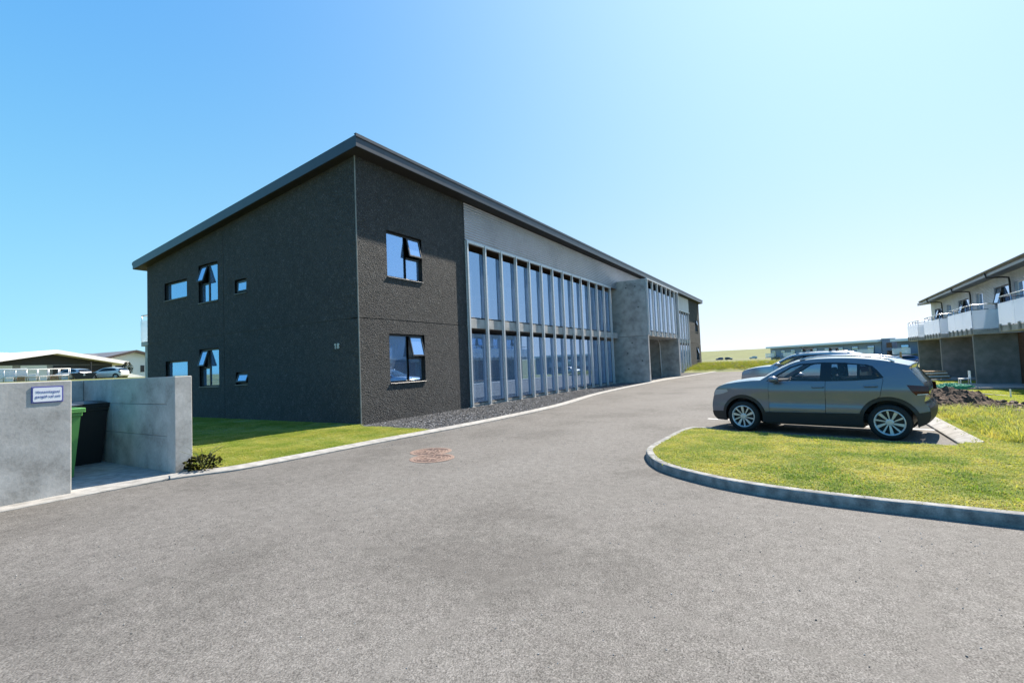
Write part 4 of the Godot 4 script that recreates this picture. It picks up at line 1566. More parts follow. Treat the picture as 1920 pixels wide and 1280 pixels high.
func make_car(called: String, label: String, spec: Dictionary, body: Material, at: Transform3D, category := "car", group := "cars parked in the bays") -> Node3D:
	var o := thing(called, label, category, Vector3.ZERO, group)
	o.transform = at
	var c := Car.new()
	c.d = spec
	c.prepare()
	var cell: float = spec.get("cell", 0.07)
	var fw := Vector2(0, spec.wheel_y)
	var rw := Vector2(spec.wheelbase, spec.wheel_y)
	var outline := PackedVector2Array(c.edge)
	var arch: Array = [disc(fw, spec.arch), disc(rw, spec.arch)]
	var lip: Array = [disc(fw, spec.lip), disc(rw, spec.lip)]
	var clad: Array = [spec.clad]
	clad = Geometry2D.merge_polygons(clad[0], lip[0])
	clad = Geometry2D.merge_polygons(clad[0], lip[1])
	clad = meet([clad[0]], outline)
	for a in arch:
		clad = less(clad, a)
	var paint_area := [outline]
	for k in spec.clad_keep:
		paint_area = less(paint_area, k)
	var dlo: PackedVector2Array = spec.dlo
	var painted := less([outline], Geometry2D.merge_polygons(Geometry2D.merge_polygons(spec.clad, lip[0])[0], lip[1])[0])
	var gap := 0.004
	# all that lies over the lower edge of the windows
	var above := dlo
	for k in 12:
		var up := PackedVector2Array()
		for v in dlo:
			up.append(v + Vector2(0, 0.05 * (k + 1)))
		above = Geometry2D.merge_polygons(above, up)[0]
	for side in [1.0, -1.0]:
		var holes: Array = [dlo, spec.headlight, spec.taillight]
		var left := painted
		for k in spec.doors.size():
			var dp := meet(less(painted, above), spec.doors[k])
			dp.sort_custom(func(p: PackedVector2Array, q: PackedVector2Array) -> bool: return spread(p) > spread(q))
			dp = [dp[0]]
			left = less(left, dp[0])
			dp = inset(dp, gap)
			dp.sort_custom(func(p: PackedVector2Array, q: PackedVector2Array) -> bool: return spread(p) > spread(q))
			dp = [dp[0]]
			var door := part(o, ["front_door", "rear_door"][k], c.flank(dp, [spec.headlight, spec.taillight], side, 0.0, cell), body)
			if spec.has("handles"):
				var hp: Vector2 = spec.handles[k]
				var w := c.half_width(hp.x, hp.y)
				var b := MB.new()
				b.smooth(true)
				b.tube([Vector3(hp.x - 0.1, hp.y - 0.004, w * side), Vector3(hp.x - 0.085, hp.y, (w + 0.028) * side), Vector3(hp.x, hp.y + 0.004, (w + 0.036) * side), Vector3(hp.x + 0.085, hp.y + 0.004, (w + 0.028) * side), Vector3(hp.x + 0.1, hp.y, w * side)], 0.013, 8)
				part(door, "handle", b.mesh(), body)
		for pc: PackedVector2Array in left:
			var mid := Vector2.ZERO
			for v in pc:
				mid += v / pc.size()
			var called_part := "front_fender" if mid.x < spec.doors[0][0].x else "quarter_panel"
			part(o, called_part, c.flank(inset([pc], gap * 0.5), holes, side, 0.0, cell), body)
		part(o, "cladding", c.flank(clad, [], side, 0.010, cell, 0.02), M.trim if not spec.get("painted_sills", false) else body)
		part(o, "window_trim", c.flank([dlo], spec.windows, side, -0.004, cell), M.gloss_black)
		for k in spec.windows.size():
			part(o, "side_window", c.flank([spec.windows[k]], [], side, -0.010, cell * 1.5), spec.glass[k])
		part(o, "headlight", c.flank([spec.headlight], [], side, 0.004, 0.1), M.lamp)
		part(o, "headlight_housing", c.flank([spec.headlight], [], side, -0.03, 0.1), M.rim_dark)
		part(o, "tail_light", c.flank([spec.taillight], [], side, 0.004, 0.1, 0.02), M.tail)
		if spec.has("tail_bar"):
			part(o, "reflector", c.flank([spec.tail_bar], [], side, 0.007, 0.1), M.plate)
		if spec.has("mirror"):
			var mp: Vector2 = spec.mirror
			var w2 := c.half_width(mp.x, mp.y)
			var mir := joint(o, "wing_mirror")
			var b := MB.new()
			b.smooth(true)
			var rows := []
			for i in 7:
				var a := PI * i / 6.0
				var row := []
				for j in 12:
					var t := TAU * j / 12.0
					row.append(Vector3(mp.x + 0.115 * cos(a) * (0.75 if cos(a) > 0.0 else 1.0), mp.y + 0.072 * sin(a) * sin(t) * (1.0 - 0.15 * cos(a)), (w2 + 0.16 + 0.105 * sin(a) * cos(t)) * side))
				rows.append(row)
			for i in 6:
				for j in 12:
					var j2 := (j + 1) % 12
					b.face([rows[i][j], rows[i + 1][j], rows[i + 1][j2], rows[i][j2]], rows[i][j] + rows[i + 1][j2] - 2.0 * Vector3(mp.x, mp.y, (w2 + 0.16) * side))
			part(mir, "shell", b.mesh(), body)
			b = MB.new()
			b.cbox(Vector3(mp.x - 0.05, mp.y - 0.075, minf(w2 * side, (w2 + 0.12) * side)), Vector3(mp.x + 0.03, mp.y - 0.03, maxf(w2 * side, (w2 + 0.12) * side)), 0.008)
			part(mir, "arm", b.mesh(), M.trim)
		if spec.has("rails"):
			var pts := []
			for v: Vector2 in spec.rails:
				pts.append(Vector3(v.x, v.y, (c.half_width(v.x, v.y) - 0.035) * side))
			var b := MB.new()
			b.smooth(true)
			b.tube(pts, 0.018, 8)
			part(o, "roof_rail", b.mesh(), M.chrome)
		# wheels
		for ax in 2:
			var wheel := joint(o, "wheel", Transform3D(Basis(Vector3.UP, 0.0 if side > 0 else PI), Vector3([0.0, spec.wheelbase][ax], spec.tyre, (spec.track) * side)))
			wheel.rotate_object_local(Vector3(0, 0, 1), [0.25, 0.9][ax])
			part(wheel, "tyre", tyre_cache(spec.tyre, spec.rim, 0.2), M.tyre)
			part(wheel, "rim", rim_cache(spec.rim, 0.2, spec.spokes), M.rim)
			var b := MB.new()
			b.lathe([Vector2(spec.rim, 0.0), Vector2(0.0, 0.004)], 24)
			part(wheel, "brake_disc", b.mesh(), M.rim_dark)
	# over the top
	for pc in [["front_bumper", M.trim if not spec.get("painted_sills", false) else body], ["grille", M.gloss_black], ["nose", body], ["bonnet", body], ["windscreen", spec.screen], ["roof", body], ["rear_window", M.dark_glass], ["tailgate", body], ["rear_bumper", M.trim if not spec.get("painted_sills", false) else body]]:
		if c.marks.has(pc[0]):
			part(o, pc[0], c.strip(pc[0]), pc[1])
	# floor, wheel housings and seats
	var s0: float = spec.edge[0][0]
	var s1: float = spec.edge[-1][0]
	var bb := MB.new()
	bb.box(Vector3(spec.arch + 0.02, 0.19, -0.74), Vector3(spec.wheelbase - spec.arch - 0.02, 0.34, 0.74))
	bb.box(Vector3(s0 + 0.12, 0.24, -0.52), Vector3(spec.arch + 0.018, 0.60, 0.52))
	bb.box(Vector3(spec.wheelbase - spec.arch - 0.018, 0.26, -0.52), Vector3(s1 - 0.1, 0.75, 0.52))
	part(o, "underbody", bb.mesh(), M.trim)
	bb = MB.new()
	for ax in 2:
		for side in [1.0, -1.0]:
			var cc := Vector2([0.0, spec.wheelbase][ax], spec.wheel_y)
			for k in 20:
				var a0 := -0.25 + (PI + 0.5) * k / 20.0
				var a1 := -0.25 + (PI + 0.5) * (k + 1) / 20.0
				var r: float = spec.arch + 0.012
				var p0 := cc + Vector2(cos(a0), sin(a0)) * r
				var p1 := cc + Vector2(cos(a1), sin(a1)) * r
				bb.face([Vector3(p0.x, p0.y, 0.5 * side), Vector3(p1.x, p1.y, 0.5 * side), Vector3(p1.x, p1.y, (c.half_width(p1.x, p1.y) - 0.01) * side), Vector3(p0.x, p0.y, (c.half_width(p0.x, p0.y) - 0.01) * side)], Vector3(cc.x - p0.x, cc.y - p0.y, 0))
	part(o, "wheel_housing", bb.mesh(), M.trim)
	if spec.get("cell", 0.07) > 0.12:
		return o
	bb = MB.new()
	var belt: float = spec.belt
	bb.cbox(Vector3(spec.dash - 0.25, belt - 0.35, -0.68), Vector3(spec.dash + 0.1, belt - 0.02, 0.68), 0.05)
	bb.box(Vector3(spec.dash - 0.1, 0.34, -0.70), Vector3(spec.wheelbase + 0.2, 0.45, 0.70))
	part(o, "dashboard", bb.mesh(), M.seat)
	for row in 2:
		for z in [-0.37, 0.37]:
			var seat := joint(o, "seat", Transform3D(Basis(), Vector3(spec.seats[row], 0.45, z)))
			var b := MB.new()
			b.cbox(Vector3(-0.28, 0.0, -0.25), Vector3(0.22, 0.2, 0.25), 0.05)
			var lean := Transform3D(Basis(Vector3(0, 0, 1), -0.32), Vector3(0.2, 0.12, 0))
			b.cbox(Vector3(-0.09, 0.0, -0.25), Vector3(0.06, belt - 0.52, 0.25), 0.05, lean)
			part(seat, "cushion", b.mesh(), M.seat)
			b = MB.new()
			b.cbox(Vector3(-0.09, belt - 0.50, -0.13), Vector3(0.02, belt - 0.30, 0.13), 0.04, lean)
			part(seat, "headrest", b.mesh(), M.seat)
	bb = MB.new()
	bb.smooth(true)
	var ring := []
	for k in 25:
		var a := TAU * k / 24.0
		ring.append(Vector3(spec.dash + 0.22 + 0.09 * sin(a), belt - 0.12 + 0.165 * sin(a), 0.37 + 0.185 * cos(a)))
	bb.tube(ring, 0.014, 6, false)
	part(o, "steering_wheel", bb.mesh(), M.seat)
	return o


var shape_cache := {}


func tyre_cache(r: float, rim: float, w: float) -> ArrayMesh:
	var k := "t%s_%s" % [r, rim]
	if not shape_cache.has(k):
		shape_cache[k] = tyre_mesh(r, rim, w)
	return shape_cache[k]


func rim_cache(rim: float, w: float, n: int) -> ArrayMesh:
	var k := "r%s_%s" % [rim, n]
	if not shape_cache.has(k):
		shape_cache[k] = rim_mesh(rim, w, n)
	return shape_cache[k]


func crossover() -> Dictionary:
	return {
		"section": [Vector2(0.18, 0.815), Vector2(0.42, 0.855), Vector2(0.55, 0.868), Vector2(0.60, 0.858), Vector2(0.72, 0.862), Vector2(0.90, 0.880), Vector2(0.96, 0.872), Vector2(1.08, 0.842), Vector2(1.3, 0.77), Vector2(1.54, 0.675)],
		"taper_front": [0.25, 0.20, 1.0], "taper_rear": [2.65, 0.105, 0.48],
		"edge": [
			[-0.62, 0.215, -0.08, 0.0, "front_bumper", false], [-0.71, 0.30, -0.10, 0.0, "front_bumper", false], [-0.735, 0.42, -0.12, 0.0, "grille", false], [-0.725, 0.62, -0.14, 0.0, "nose", false],
			[-0.68, 0.76, -0.14, 0.0, "grille", false], [-0.645, 0.86, -0.13, 0.01, "nose", false], [-0.56, 0.955, -0.06, 0.03, "bonnet", false], [-0.38, 1.02, -0.02, 0.05, "bonnet", false], [-0.09, 1.07, 0.0, 0.055, "bonnet", false],
			[0.20, 1.10, 0.0, 0.05, "bonnet", false], [0.38, 1.105, -0.06, 0.04, "windscreen", true], [0.52, 1.195, -0.10, 0.04, "windscreen", false], [0.79, 1.355, -0.09, 0.045, "windscreen", false], [1.02, 1.46, -0.07, 0.045, "roof", false],
			[1.16, 1.495, -0.03, 0.045, "roof", false], [1.38, 1.52, 0.0, 0.045, "roof", false], [1.75, 1.525, 0.0, 0.045, "roof", false], [2.1, 1.508, 0.0, 0.045, "roof", false], [2.45, 1.462, 0.0, 0.045, "roof", false],
			[2.70, 1.405, 0.02, 0.045, "roof", false], [2.90, 1.35, 0.05, 0.04, "roof", true], [2.870, 1.30, 0.035, 0.0, "rear_window", true], [2.990, 1.125, 0.035, 0.0, "rear_window", false], [3.045, 1.05, 0.035, 0.0, "tailgate", true],
			[3.075, 0.96, 0.035, 0.0, "tailgate", false], [3.070, 0.80, 0.035, 0.0, "tailgate", false], [3.055, 0.70, 0.035, 0.0, "tailgate", false], [3.115, 0.60, 0.035, 0.0, "rear_bumper", false], [3.115, 0.43, 0.035, 0.0, "rear_bumper", false],
			[3.055, 0.32, 0.035, 0.0, "rear_bumper", false], [2.950, 0.265, 0.035, 0.0, "rear_bumper", false]],
		"wheelbase": 2.55, "wheel_y": 0.335, "tyre": 0.325, "rim": 0.235, "track": 0.765, "spokes": 10, "arch": 0.395, "lip": 0.46,
		"clad": pv([-0.9, 0.10, -0.9, 0.40, -0.43, 0.42, 0.5, 0.435, 1.54, 0.455, 2.16, 0.465, 2.95, 0.50, 3.3, 0.58, 3.3, 0.10]), "clad_keep": [],
		"doors": [pv([0.53, 0.2, 1.545, 0.2, 1.585, 1.09, 1.60, 1.7, 1.0, 1.34, 0.545, 1.06]), pv([1.545, 0.2, 2.12, 0.2, 2.22, 0.60, 2.44, 0.80, 2.50, 1.10, 2.42, 1.30, 2.3, 1.41, 1.60, 1.46, 1.585, 1.09])],
		"dlo": pv([0.50, 1.09, 0.70, 1.215, 0.95, 1.375, 1.13, 1.435, 1.55, 1.452, 1.91, 1.435, 2.24, 1.395, 2.34, 1.36, 2.42, 1.275, 2.51, 1.145, 2.36, 1.115, 2.01, 1.092, 1.59, 1.085, 0.97, 1.095, 0.56, 1.08]),
		"windows": [pv([0.62, 1.115, 0.74, 1.20, 0.98, 1.355, 1.14, 1.408, 1.50, 1.422, 1.49, 1.115, 1.0, 1.122]), pv([1.69, 1.412, 1.91, 1.406, 2.10, 1.388, 2.10, 1.12, 1.68, 1.112]), pv([2.15, 1.38, 2.24, 1.368, 2.31, 1.338, 2.45, 1.165, 2.36, 1.142, 2.15, 1.124])],
		"glass": [M.car_glass, M.car_glass, M.dark_glass], "screen": M.car_glass,
		"headlight": pv([-0.66, 0.765, -0.63, 0.90, -0.34, 0.915, -0.30, 0.865, -0.42, 0.82]),
		"taillight": pv([2.83, 1.01, 3.12, 0.985, 3.13, 0.84, 2.95, 0.825, 2.885, 0.905]), "tail_bar": pv([2.97, 0.845, 3.11, 0.855, 3.11, 0.84, 2.96, 0.832]),
		"handles": [Vector2(1.45, 0.965), Vector2(2.31, 0.985)], "mirror": Vector2(0.70, 1.13), "rails": [Vector2(1.12, 1.50), Vector2(1.24, 1.54), Vector2(1.45, 1.57), Vector2(1.75, 1.575), Vector2(2.1, 1.558), Vector2(2.45, 1.512), Vector2(2.58, 1.475), Vector2(2.66, 1.425)],
		"belt": 1.10, "dash": 0.55, "seats": [1.25, 2.05],
	}


func large_suv() -> Dictionary:
	return {
		"section": [Vector2(0.2, 0.84), Vector2(0.5, 0.90), Vector2(0.8, 0.93), Vector2(1.0, 0.93), Vector2(1.15, 0.90), Vector2(1.4, 0.80), Vector2(1.74, 0.68)],
		"taper_front": [0.25, 0.24, 1.1], "taper_rear": [3.0, 0.12, 0.65],
		"edge": [
			[-0.70, 0.28, -0.1, 0.0, "front_bumper", false], [-0.80, 0.42, -0.12, 0.0, "front_bumper", false], [-0.82, 0.60, -0.14, 0.0, "nose", false], [-0.78, 0.80, -0.12, 0.0, "grille", false], [-0.74, 0.98, -0.10, 0.02, "nose", false], [-0.62, 1.07, -0.04, 0.04, "bonnet", false],
			[-0.3, 1.15, 0.0, 0.05, "bonnet", false], [0.1, 1.20, 0.0, 0.05, "bonnet", false], [0.42, 1.22, -0.05, 0.04, "windscreen", true], [0.62, 1.34, -0.09, 0.04, "windscreen", false], [0.98, 1.54, -0.08, 0.04, "windscreen", false], [1.24, 1.65, -0.05, 0.04, "roof", false],
			[1.5, 1.69, 0.0, 0.045, "roof", false], [2.1, 1.71, 0.0, 0.045, "roof", false], [2.7, 1.69, 0.0, 0.045, "roof", false], [3.15, 1.64, 0.02, 0.04, "roof", false], [3.42, 1.58, 0.04, 0.04, "roof", true], [3.40, 1.53, 0.06, 0.0, "rear_window", true], [3.60, 1.22, 0.1, 0.0, "rear_window", false],
			[3.66, 1.10, 0.1, 0.0, "tailgate", true], [3.68, 0.9, 0.1, 0.0, "tailgate", false], [3.70, 0.65, 0.1, 0.0, "rear_bumper", false], [3.68, 0.45, 0.1, 0.0, "rear_bumper", false], [3.55, 0.32, 0.06, 0.0, "rear_bumper", false]],
		"wheelbase": 2.78, "wheel_y": 0.375, "tyre": 0.365, "rim": 0.25, "track": 0.80, "spokes": 10, "arch": 0.44, "lip": 0.46, "painted_sills": true,
		"clad": pv([-0.9, 0.10, -0.9, 0.36, 3.9, 0.36, 3.9, 0.10]), "clad_keep": [],
		"doors": [pv([0.52, 0.2, 1.62, 0.2, 1.66, 1.2, 1.66, 1.9, 1.1, 1.56, 0.56, 1.24]), pv([1.62, 0.2, 2.28, 0.2, 2.40, 0.66, 2.62, 0.90, 2.68, 1.25, 2.5, 1.60, 1.66, 1.64, 1.66, 1.2])],
		"dlo": pv([0.56, 1.24, 1.0, 1.50, 1.25, 1.60, 1.7, 1.635, 2.3, 1.63, 2.8, 1.585, 3.1, 1.50, 3.30, 1.34, 2.9, 1.285, 1.7, 1.26, 0.62, 1.235]),
		"windows": [pv([0.72, 1.275, 1.04, 1.475, 1.27, 1.57, 1.60, 1.598, 1.59, 1.29]), pv([1.74, 1.60, 2.3, 1.596, 2.55, 1.575, 2.56, 1.315, 1.73, 1.295]), pv([2.64, 1.565, 2.8, 1.55, 3.06, 1.47, 3.2, 1.355, 2.88, 1.325, 2.64, 1.318])],
		"glass": [M.car_glass, M.dark_glass, M.dark_glass], "screen": M.car_glass,
		"headlight": pv([-0.76, 0.84, -0.72, 1.0, -0.40, 1.09, -0.36, 1.04, -0.5, 0.90]), "taillight": pv([3.40, 1.16, 3.70, 1.14, 3.72, 0.94, 3.52, 0.92]),
		"handles": [Vector2(1.48, 1.09), Vector2(2.44, 1.10)], "mirror": Vector2(0.78, 1.30), "rails": [Vector2(1.35, 1.68), Vector2(1.5, 1.73), Vector2(2.1, 1.755), Vector2(2.8, 1.73), Vector2(3.05, 1.69), Vector2(3.15, 1.655)],
		"belt": 1.24, "dash": 0.62, "seats": [1.35, 2.2],
	}


func hatchback() -> Dictionary:
	return {
		"section": [Vector2(0.16, 0.80), Vector2(0.45, 0.86), Vector2(0.75, 0.875), Vector2(0.92, 0.86), Vector2(1.1, 0.79), Vector2(1.46, 0.64)],
		"taper_front": [0.2, 0.22, 1.0], "taper_rear": [2.5, 0.12, 0.6],
		"edge": [
			[-0.62, 0.20, -0.1, 0.0, "front_bumper", false], [-0.74, 0.32, -0.12, 0.0, "front_bumper", false], [-0.75, 0.5, -0.12, 0.0, "grille", false], [-0.70, 0.68, -0.1, 0.0, "nose", false], [-0.6, 0.77, -0.05, 0.03, "bonnet", false], [-0.2, 0.88, 0.0, 0.05, "bonnet", false],
			[0.2, 0.95, -0.03, 0.04, "windscreen", true], [0.5, 1.13, -0.09, 0.04, "windscreen", false], [0.85, 1.31, -0.08, 0.04, "windscreen", false], [1.08, 1.38, -0.04, 0.04, "roof", false], [1.4, 1.415, 0.0, 0.045, "roof", false], [1.9, 1.41, 0.0, 0.045, "roof", false],
			[2.4, 1.36, 0.0, 0.04, "roof", false], [2.75, 1.28, 0.03, 0.03, "rear_window", true], [3.05, 1.02, 0.08, 0.0, "tailgate", true], [3.12, 0.9, 0.1, 0.0, "tailgate", false], [3.12, 0.65, 0.1, 0.0, "rear_bumper", false], [3.1, 0.4, 0.1, 0.0, "rear_bumper", false], [2.95, 0.26, 0.06, 0.0, "rear_bumper", false]],
		"wheelbase": 2.58, "wheel_y": 0.315, "tyre": 0.305, "rim": 0.205, "track": 0.755, "spokes": 10, "arch": 0.365, "lip": 0.375, "painted_sills": true,
		"clad": pv([-0.9, 0.05, -0.9, 0.27, 3.5, 0.27, 3.5, 0.05]), "clad_keep": [],
		"doors": [pv([0.42, 0.1, 1.5, 0.1, 1.53, 0.98, 1.53, 1.7, 0.9, 1.32, 0.44, 0.98]), pv([1.5, 0.1, 2.1, 0.1, 2.24, 0.55, 2.44, 0.72, 2.5, 1.0, 2.35, 1.30, 1.53, 1.36, 1.53, 0.98])],
		"dlo": pv([0.44, 0.97, 0.84, 1.24, 1.06, 1.325, 1.5, 1.36, 2.0, 1.345, 2.35, 1.29, 2.58, 1.18, 2.68, 1.06, 2.3, 1.02, 1.5, 0.985]),
		"windows": [pv([0.58, 1.0, 0.87, 1.215, 1.08, 1.295, 1.44, 1.325, 1.43, 1.015]), pv([1.58, 1.322, 2.0, 1.31, 2.15, 1.29, 2.16, 1.04, 1.57, 1.02]), pv([2.22, 1.275, 2.34, 1.255, 2.52, 1.16, 2.58, 1.085, 2.3, 1.055, 2.22, 1.05])],
		"glass": [M.car_glass, M.car_glass, M.dark_glass], "screen": M.car_glass,
		"headlight": pv([-0.7, 0.58, -0.64, 0.72, -0.35, 0.80, -0.32, 0.74, -0.46, 0.63]), "taillight": pv([2.86, 0.98, 3.13, 0.96, 3.14, 0.78, 2.98, 0.76]),
		"handles": [Vector2(1.36, 0.86), Vector2(2.28, 0.88)], "mirror": Vector2(0.62, 1.03), "belt": 1.0, "dash": 0.45, "seats": [1.2, 2.0],
	}


func build_cars() -> void:
	var basis := Basis(bay_axis, Vector3.UP, Vector3(-bay_axis.z, 0, bay_axis.x))
	var side := Vector3(-bay_axis.z, 0, bay_axis.x)
	var a := Vector3(10.05, -0.05, -1.836) - side * 0.865
	var dark := paint(0.12, 0.138, 0.18, 0.35)
	make_car("parked_car", "dark grey metallic crossover car with silver roof rails, nearest in the parking bays", crossover(), dark, Transform3D(basis, a))
	var s := make_car("parked_car", "silver grey estate car with a black roof rack, behind the dark grey crossover", large_suv(), paint(0.38, 0.40, 0.43), Transform3D(basis * Basis.from_scale(Vector3(0.95, 0.945, 0.97)), a - side * 9.5 - bay_axis * 2.66 + Vector3(0, 0.02, 0)))
	# its roof rack: two cross bars on feet with clamps
	for k in 2:
		var sx: float = [1.62, 2.52][k]
		var bar := MB.new()
		bar.cbox(Vector3(sx - 0.035, 1.845, -0.66), Vector3(sx + 0.035, 1.868, 0.66), 0.008)
		for z in [-0.56, 0.56]:
			bar.cbox(Vector3(sx - 0.05, 1.74, z - 0.03), Vector3(sx + 0.05, 1.846, z + 0.03), 0.012)
		part(s, "rack_bar", bar.mesh(), M.trim)
	for z in [-0.35, 0.38]:
		var b := MB.new()
		b.cbox(Vector3(1.50, 1.869, z - 0.05), Vector3(1.80, 1.905, z + 0.05), 0.01)
		b.tube([Vector3(1.56, 1.90, z), Vector3(1.46, 1.95, z), Vector3(1.40, 1.93, z)], 0.014, 6)
		part(s, "rack_clamp", b.mesh(), M.trim)


# ---------------------------------------------------------------- plants and loose things
func leaf_bush(parent: Node3D, called: String, at: Vector3, r: float, h: float, n: int, size: float, tint: Color) -> void:
	var st := SurfaceTool.new()
	st.begin(Mesh.PRIMITIVE_TRIANGLES)
	for k in n:
		var a := rng.randf() * TAU
		var q := sqrt(rng.randf())
		var y := rng.randf()
		var rr := r * q * (1.0 - 0.75 * pow(absf(y - 0.45) / 0.55, 2.0))
		var p := at + Vector3(cos(a) * rr, y * h, sin(a) * rr)
		var dir := Vector3(cos(a) * rng.randf_range(0.3, 1.0), rng.randf_range(-0.2, 0.9), sin(a) * rng.randf_range(0.3, 1.0)).normalized()
		var side := dir.cross(Vector3(rng.randfn(), rng.randfn(), rng.randfn())).normalized() * size * 0.28
		var l := size * rng.randf_range(0.6, 1.3)
		var c := tint * rng.randf_range(0.6, 1.5)
		c.a = 1.0
		var nn := side.cross(dir).normalized()
		var up := Vector3(0, -0.15 * l, 0)
		for v in [[p, p + dir * l * 0.5 + side, p + dir * l + up], [p, p + dir * l + up, p + dir * l * 0.5 - side]]:
			for w in v:
				st.set_color(c)
				st.set_normal(nn)
				st.add_vertex(w)
	part(parent, called, st.commit(), M.leaf)


func heap_mesh(rx: float, rz: float, h: float, sd: int, rough: float) -> ArrayMesh:
	var n := noise(FastNoiseLite.TYPE_SIMPLEX_SMOOTH, 1.1, sd, 4)
	var st := SurfaceTool.new()
	st.begin(Mesh.PRIMITIVE_TRIANGLES)
	st.set_smooth_group(-1)
	var nx := 44
	var nz := 44
	var p := []
	for i in nx + 1:
		var row := []
		for j in nz + 1:
			var u := lerpf(-1, 1, float(i) / nx)
			var v := lerpf(-1, 1, float(j) / nz)
			var x := u * rx
			var z := v * rz
			var q := maxf(0.0, 1.0 - (u * u + v * v))
			var y := h * pow(q, 0.75) * (1.0 + 0.45 * n.get_noise_2d(x * 0.9, z * 0.9)) + rough * n.get_noise_2d(x * 5.0 + 40.0, z * 5.0) * minf(1.0, q * 4.0) - 0.10 * (1.0 - minf(1.0, q * 5.0))
			row.append(Vector3(x + 0.05 * n.get_noise_2d(z * 4.0, x * 4.0), y, z))
		p.append(row)
	for i in nx:
		for j in nz:
			for q in [[0, 0], [1, 0], [1, 1], [0, 0], [1, 1], [0, 1]]:
				st.add_vertex(p[i + q[0]][j + q[1]])
	st.generate_normals()
	return st.commit()


func clod_mesh(sd: int) -> ArrayMesh:
	var r := RandomNumberGenerator.new()
	r.seed = sd
	var b := MB.new()
	var ico := SphereMesh.new()
	ico.radial_segments = 7
	ico.rings = 3
	ico.radius = 1.0
	ico.height = 2.0
	var a := ico.get_mesh_arrays()
	var v: PackedVector3Array = a[Mesh.ARRAY_VERTEX]
	var idx: PackedInt32Array = a[Mesh.ARRAY_INDEX]
	var moved := {}
	for k in v.size():
		var key := "%.2f_%.2f_%.2f" % [v[k].x, v[k].y, v[k].z]
		if not moved.has(key):
			moved[key] = r.randf_range(0.65, 1.15)
		v[k] *= moved[key]
	for k in range(0, idx.size(), 3):
		b.tri(v[idx[k]], v[idx[k + 1]], v[idx[k + 2]])
	return b.mesh()


func scatter(called: String, mesh: Mesh, m: Material, spots: Array) -> MultiMeshInstance3D:
	# spots: [Transform3D, Color]
	var mm := MultiMesh.new()
	mm.transform_format = MultiMesh.TRANSFORM_3D
	mm.use_colors = true
	mm.mesh = mesh
	mm.instance_count = spots.size()
	for i in spots.size():
		mm.set_instance_transform(i, spots[i][0])
		mm.set_instance_color(i, spots[i][1])
	var o := MultiMeshInstance3D.new()
	o.name = numbered(called)
	o.multimesh = mm
	o.material_override = m
	add_child(o)
	o.set_meta("kind", "stuff")
	return o


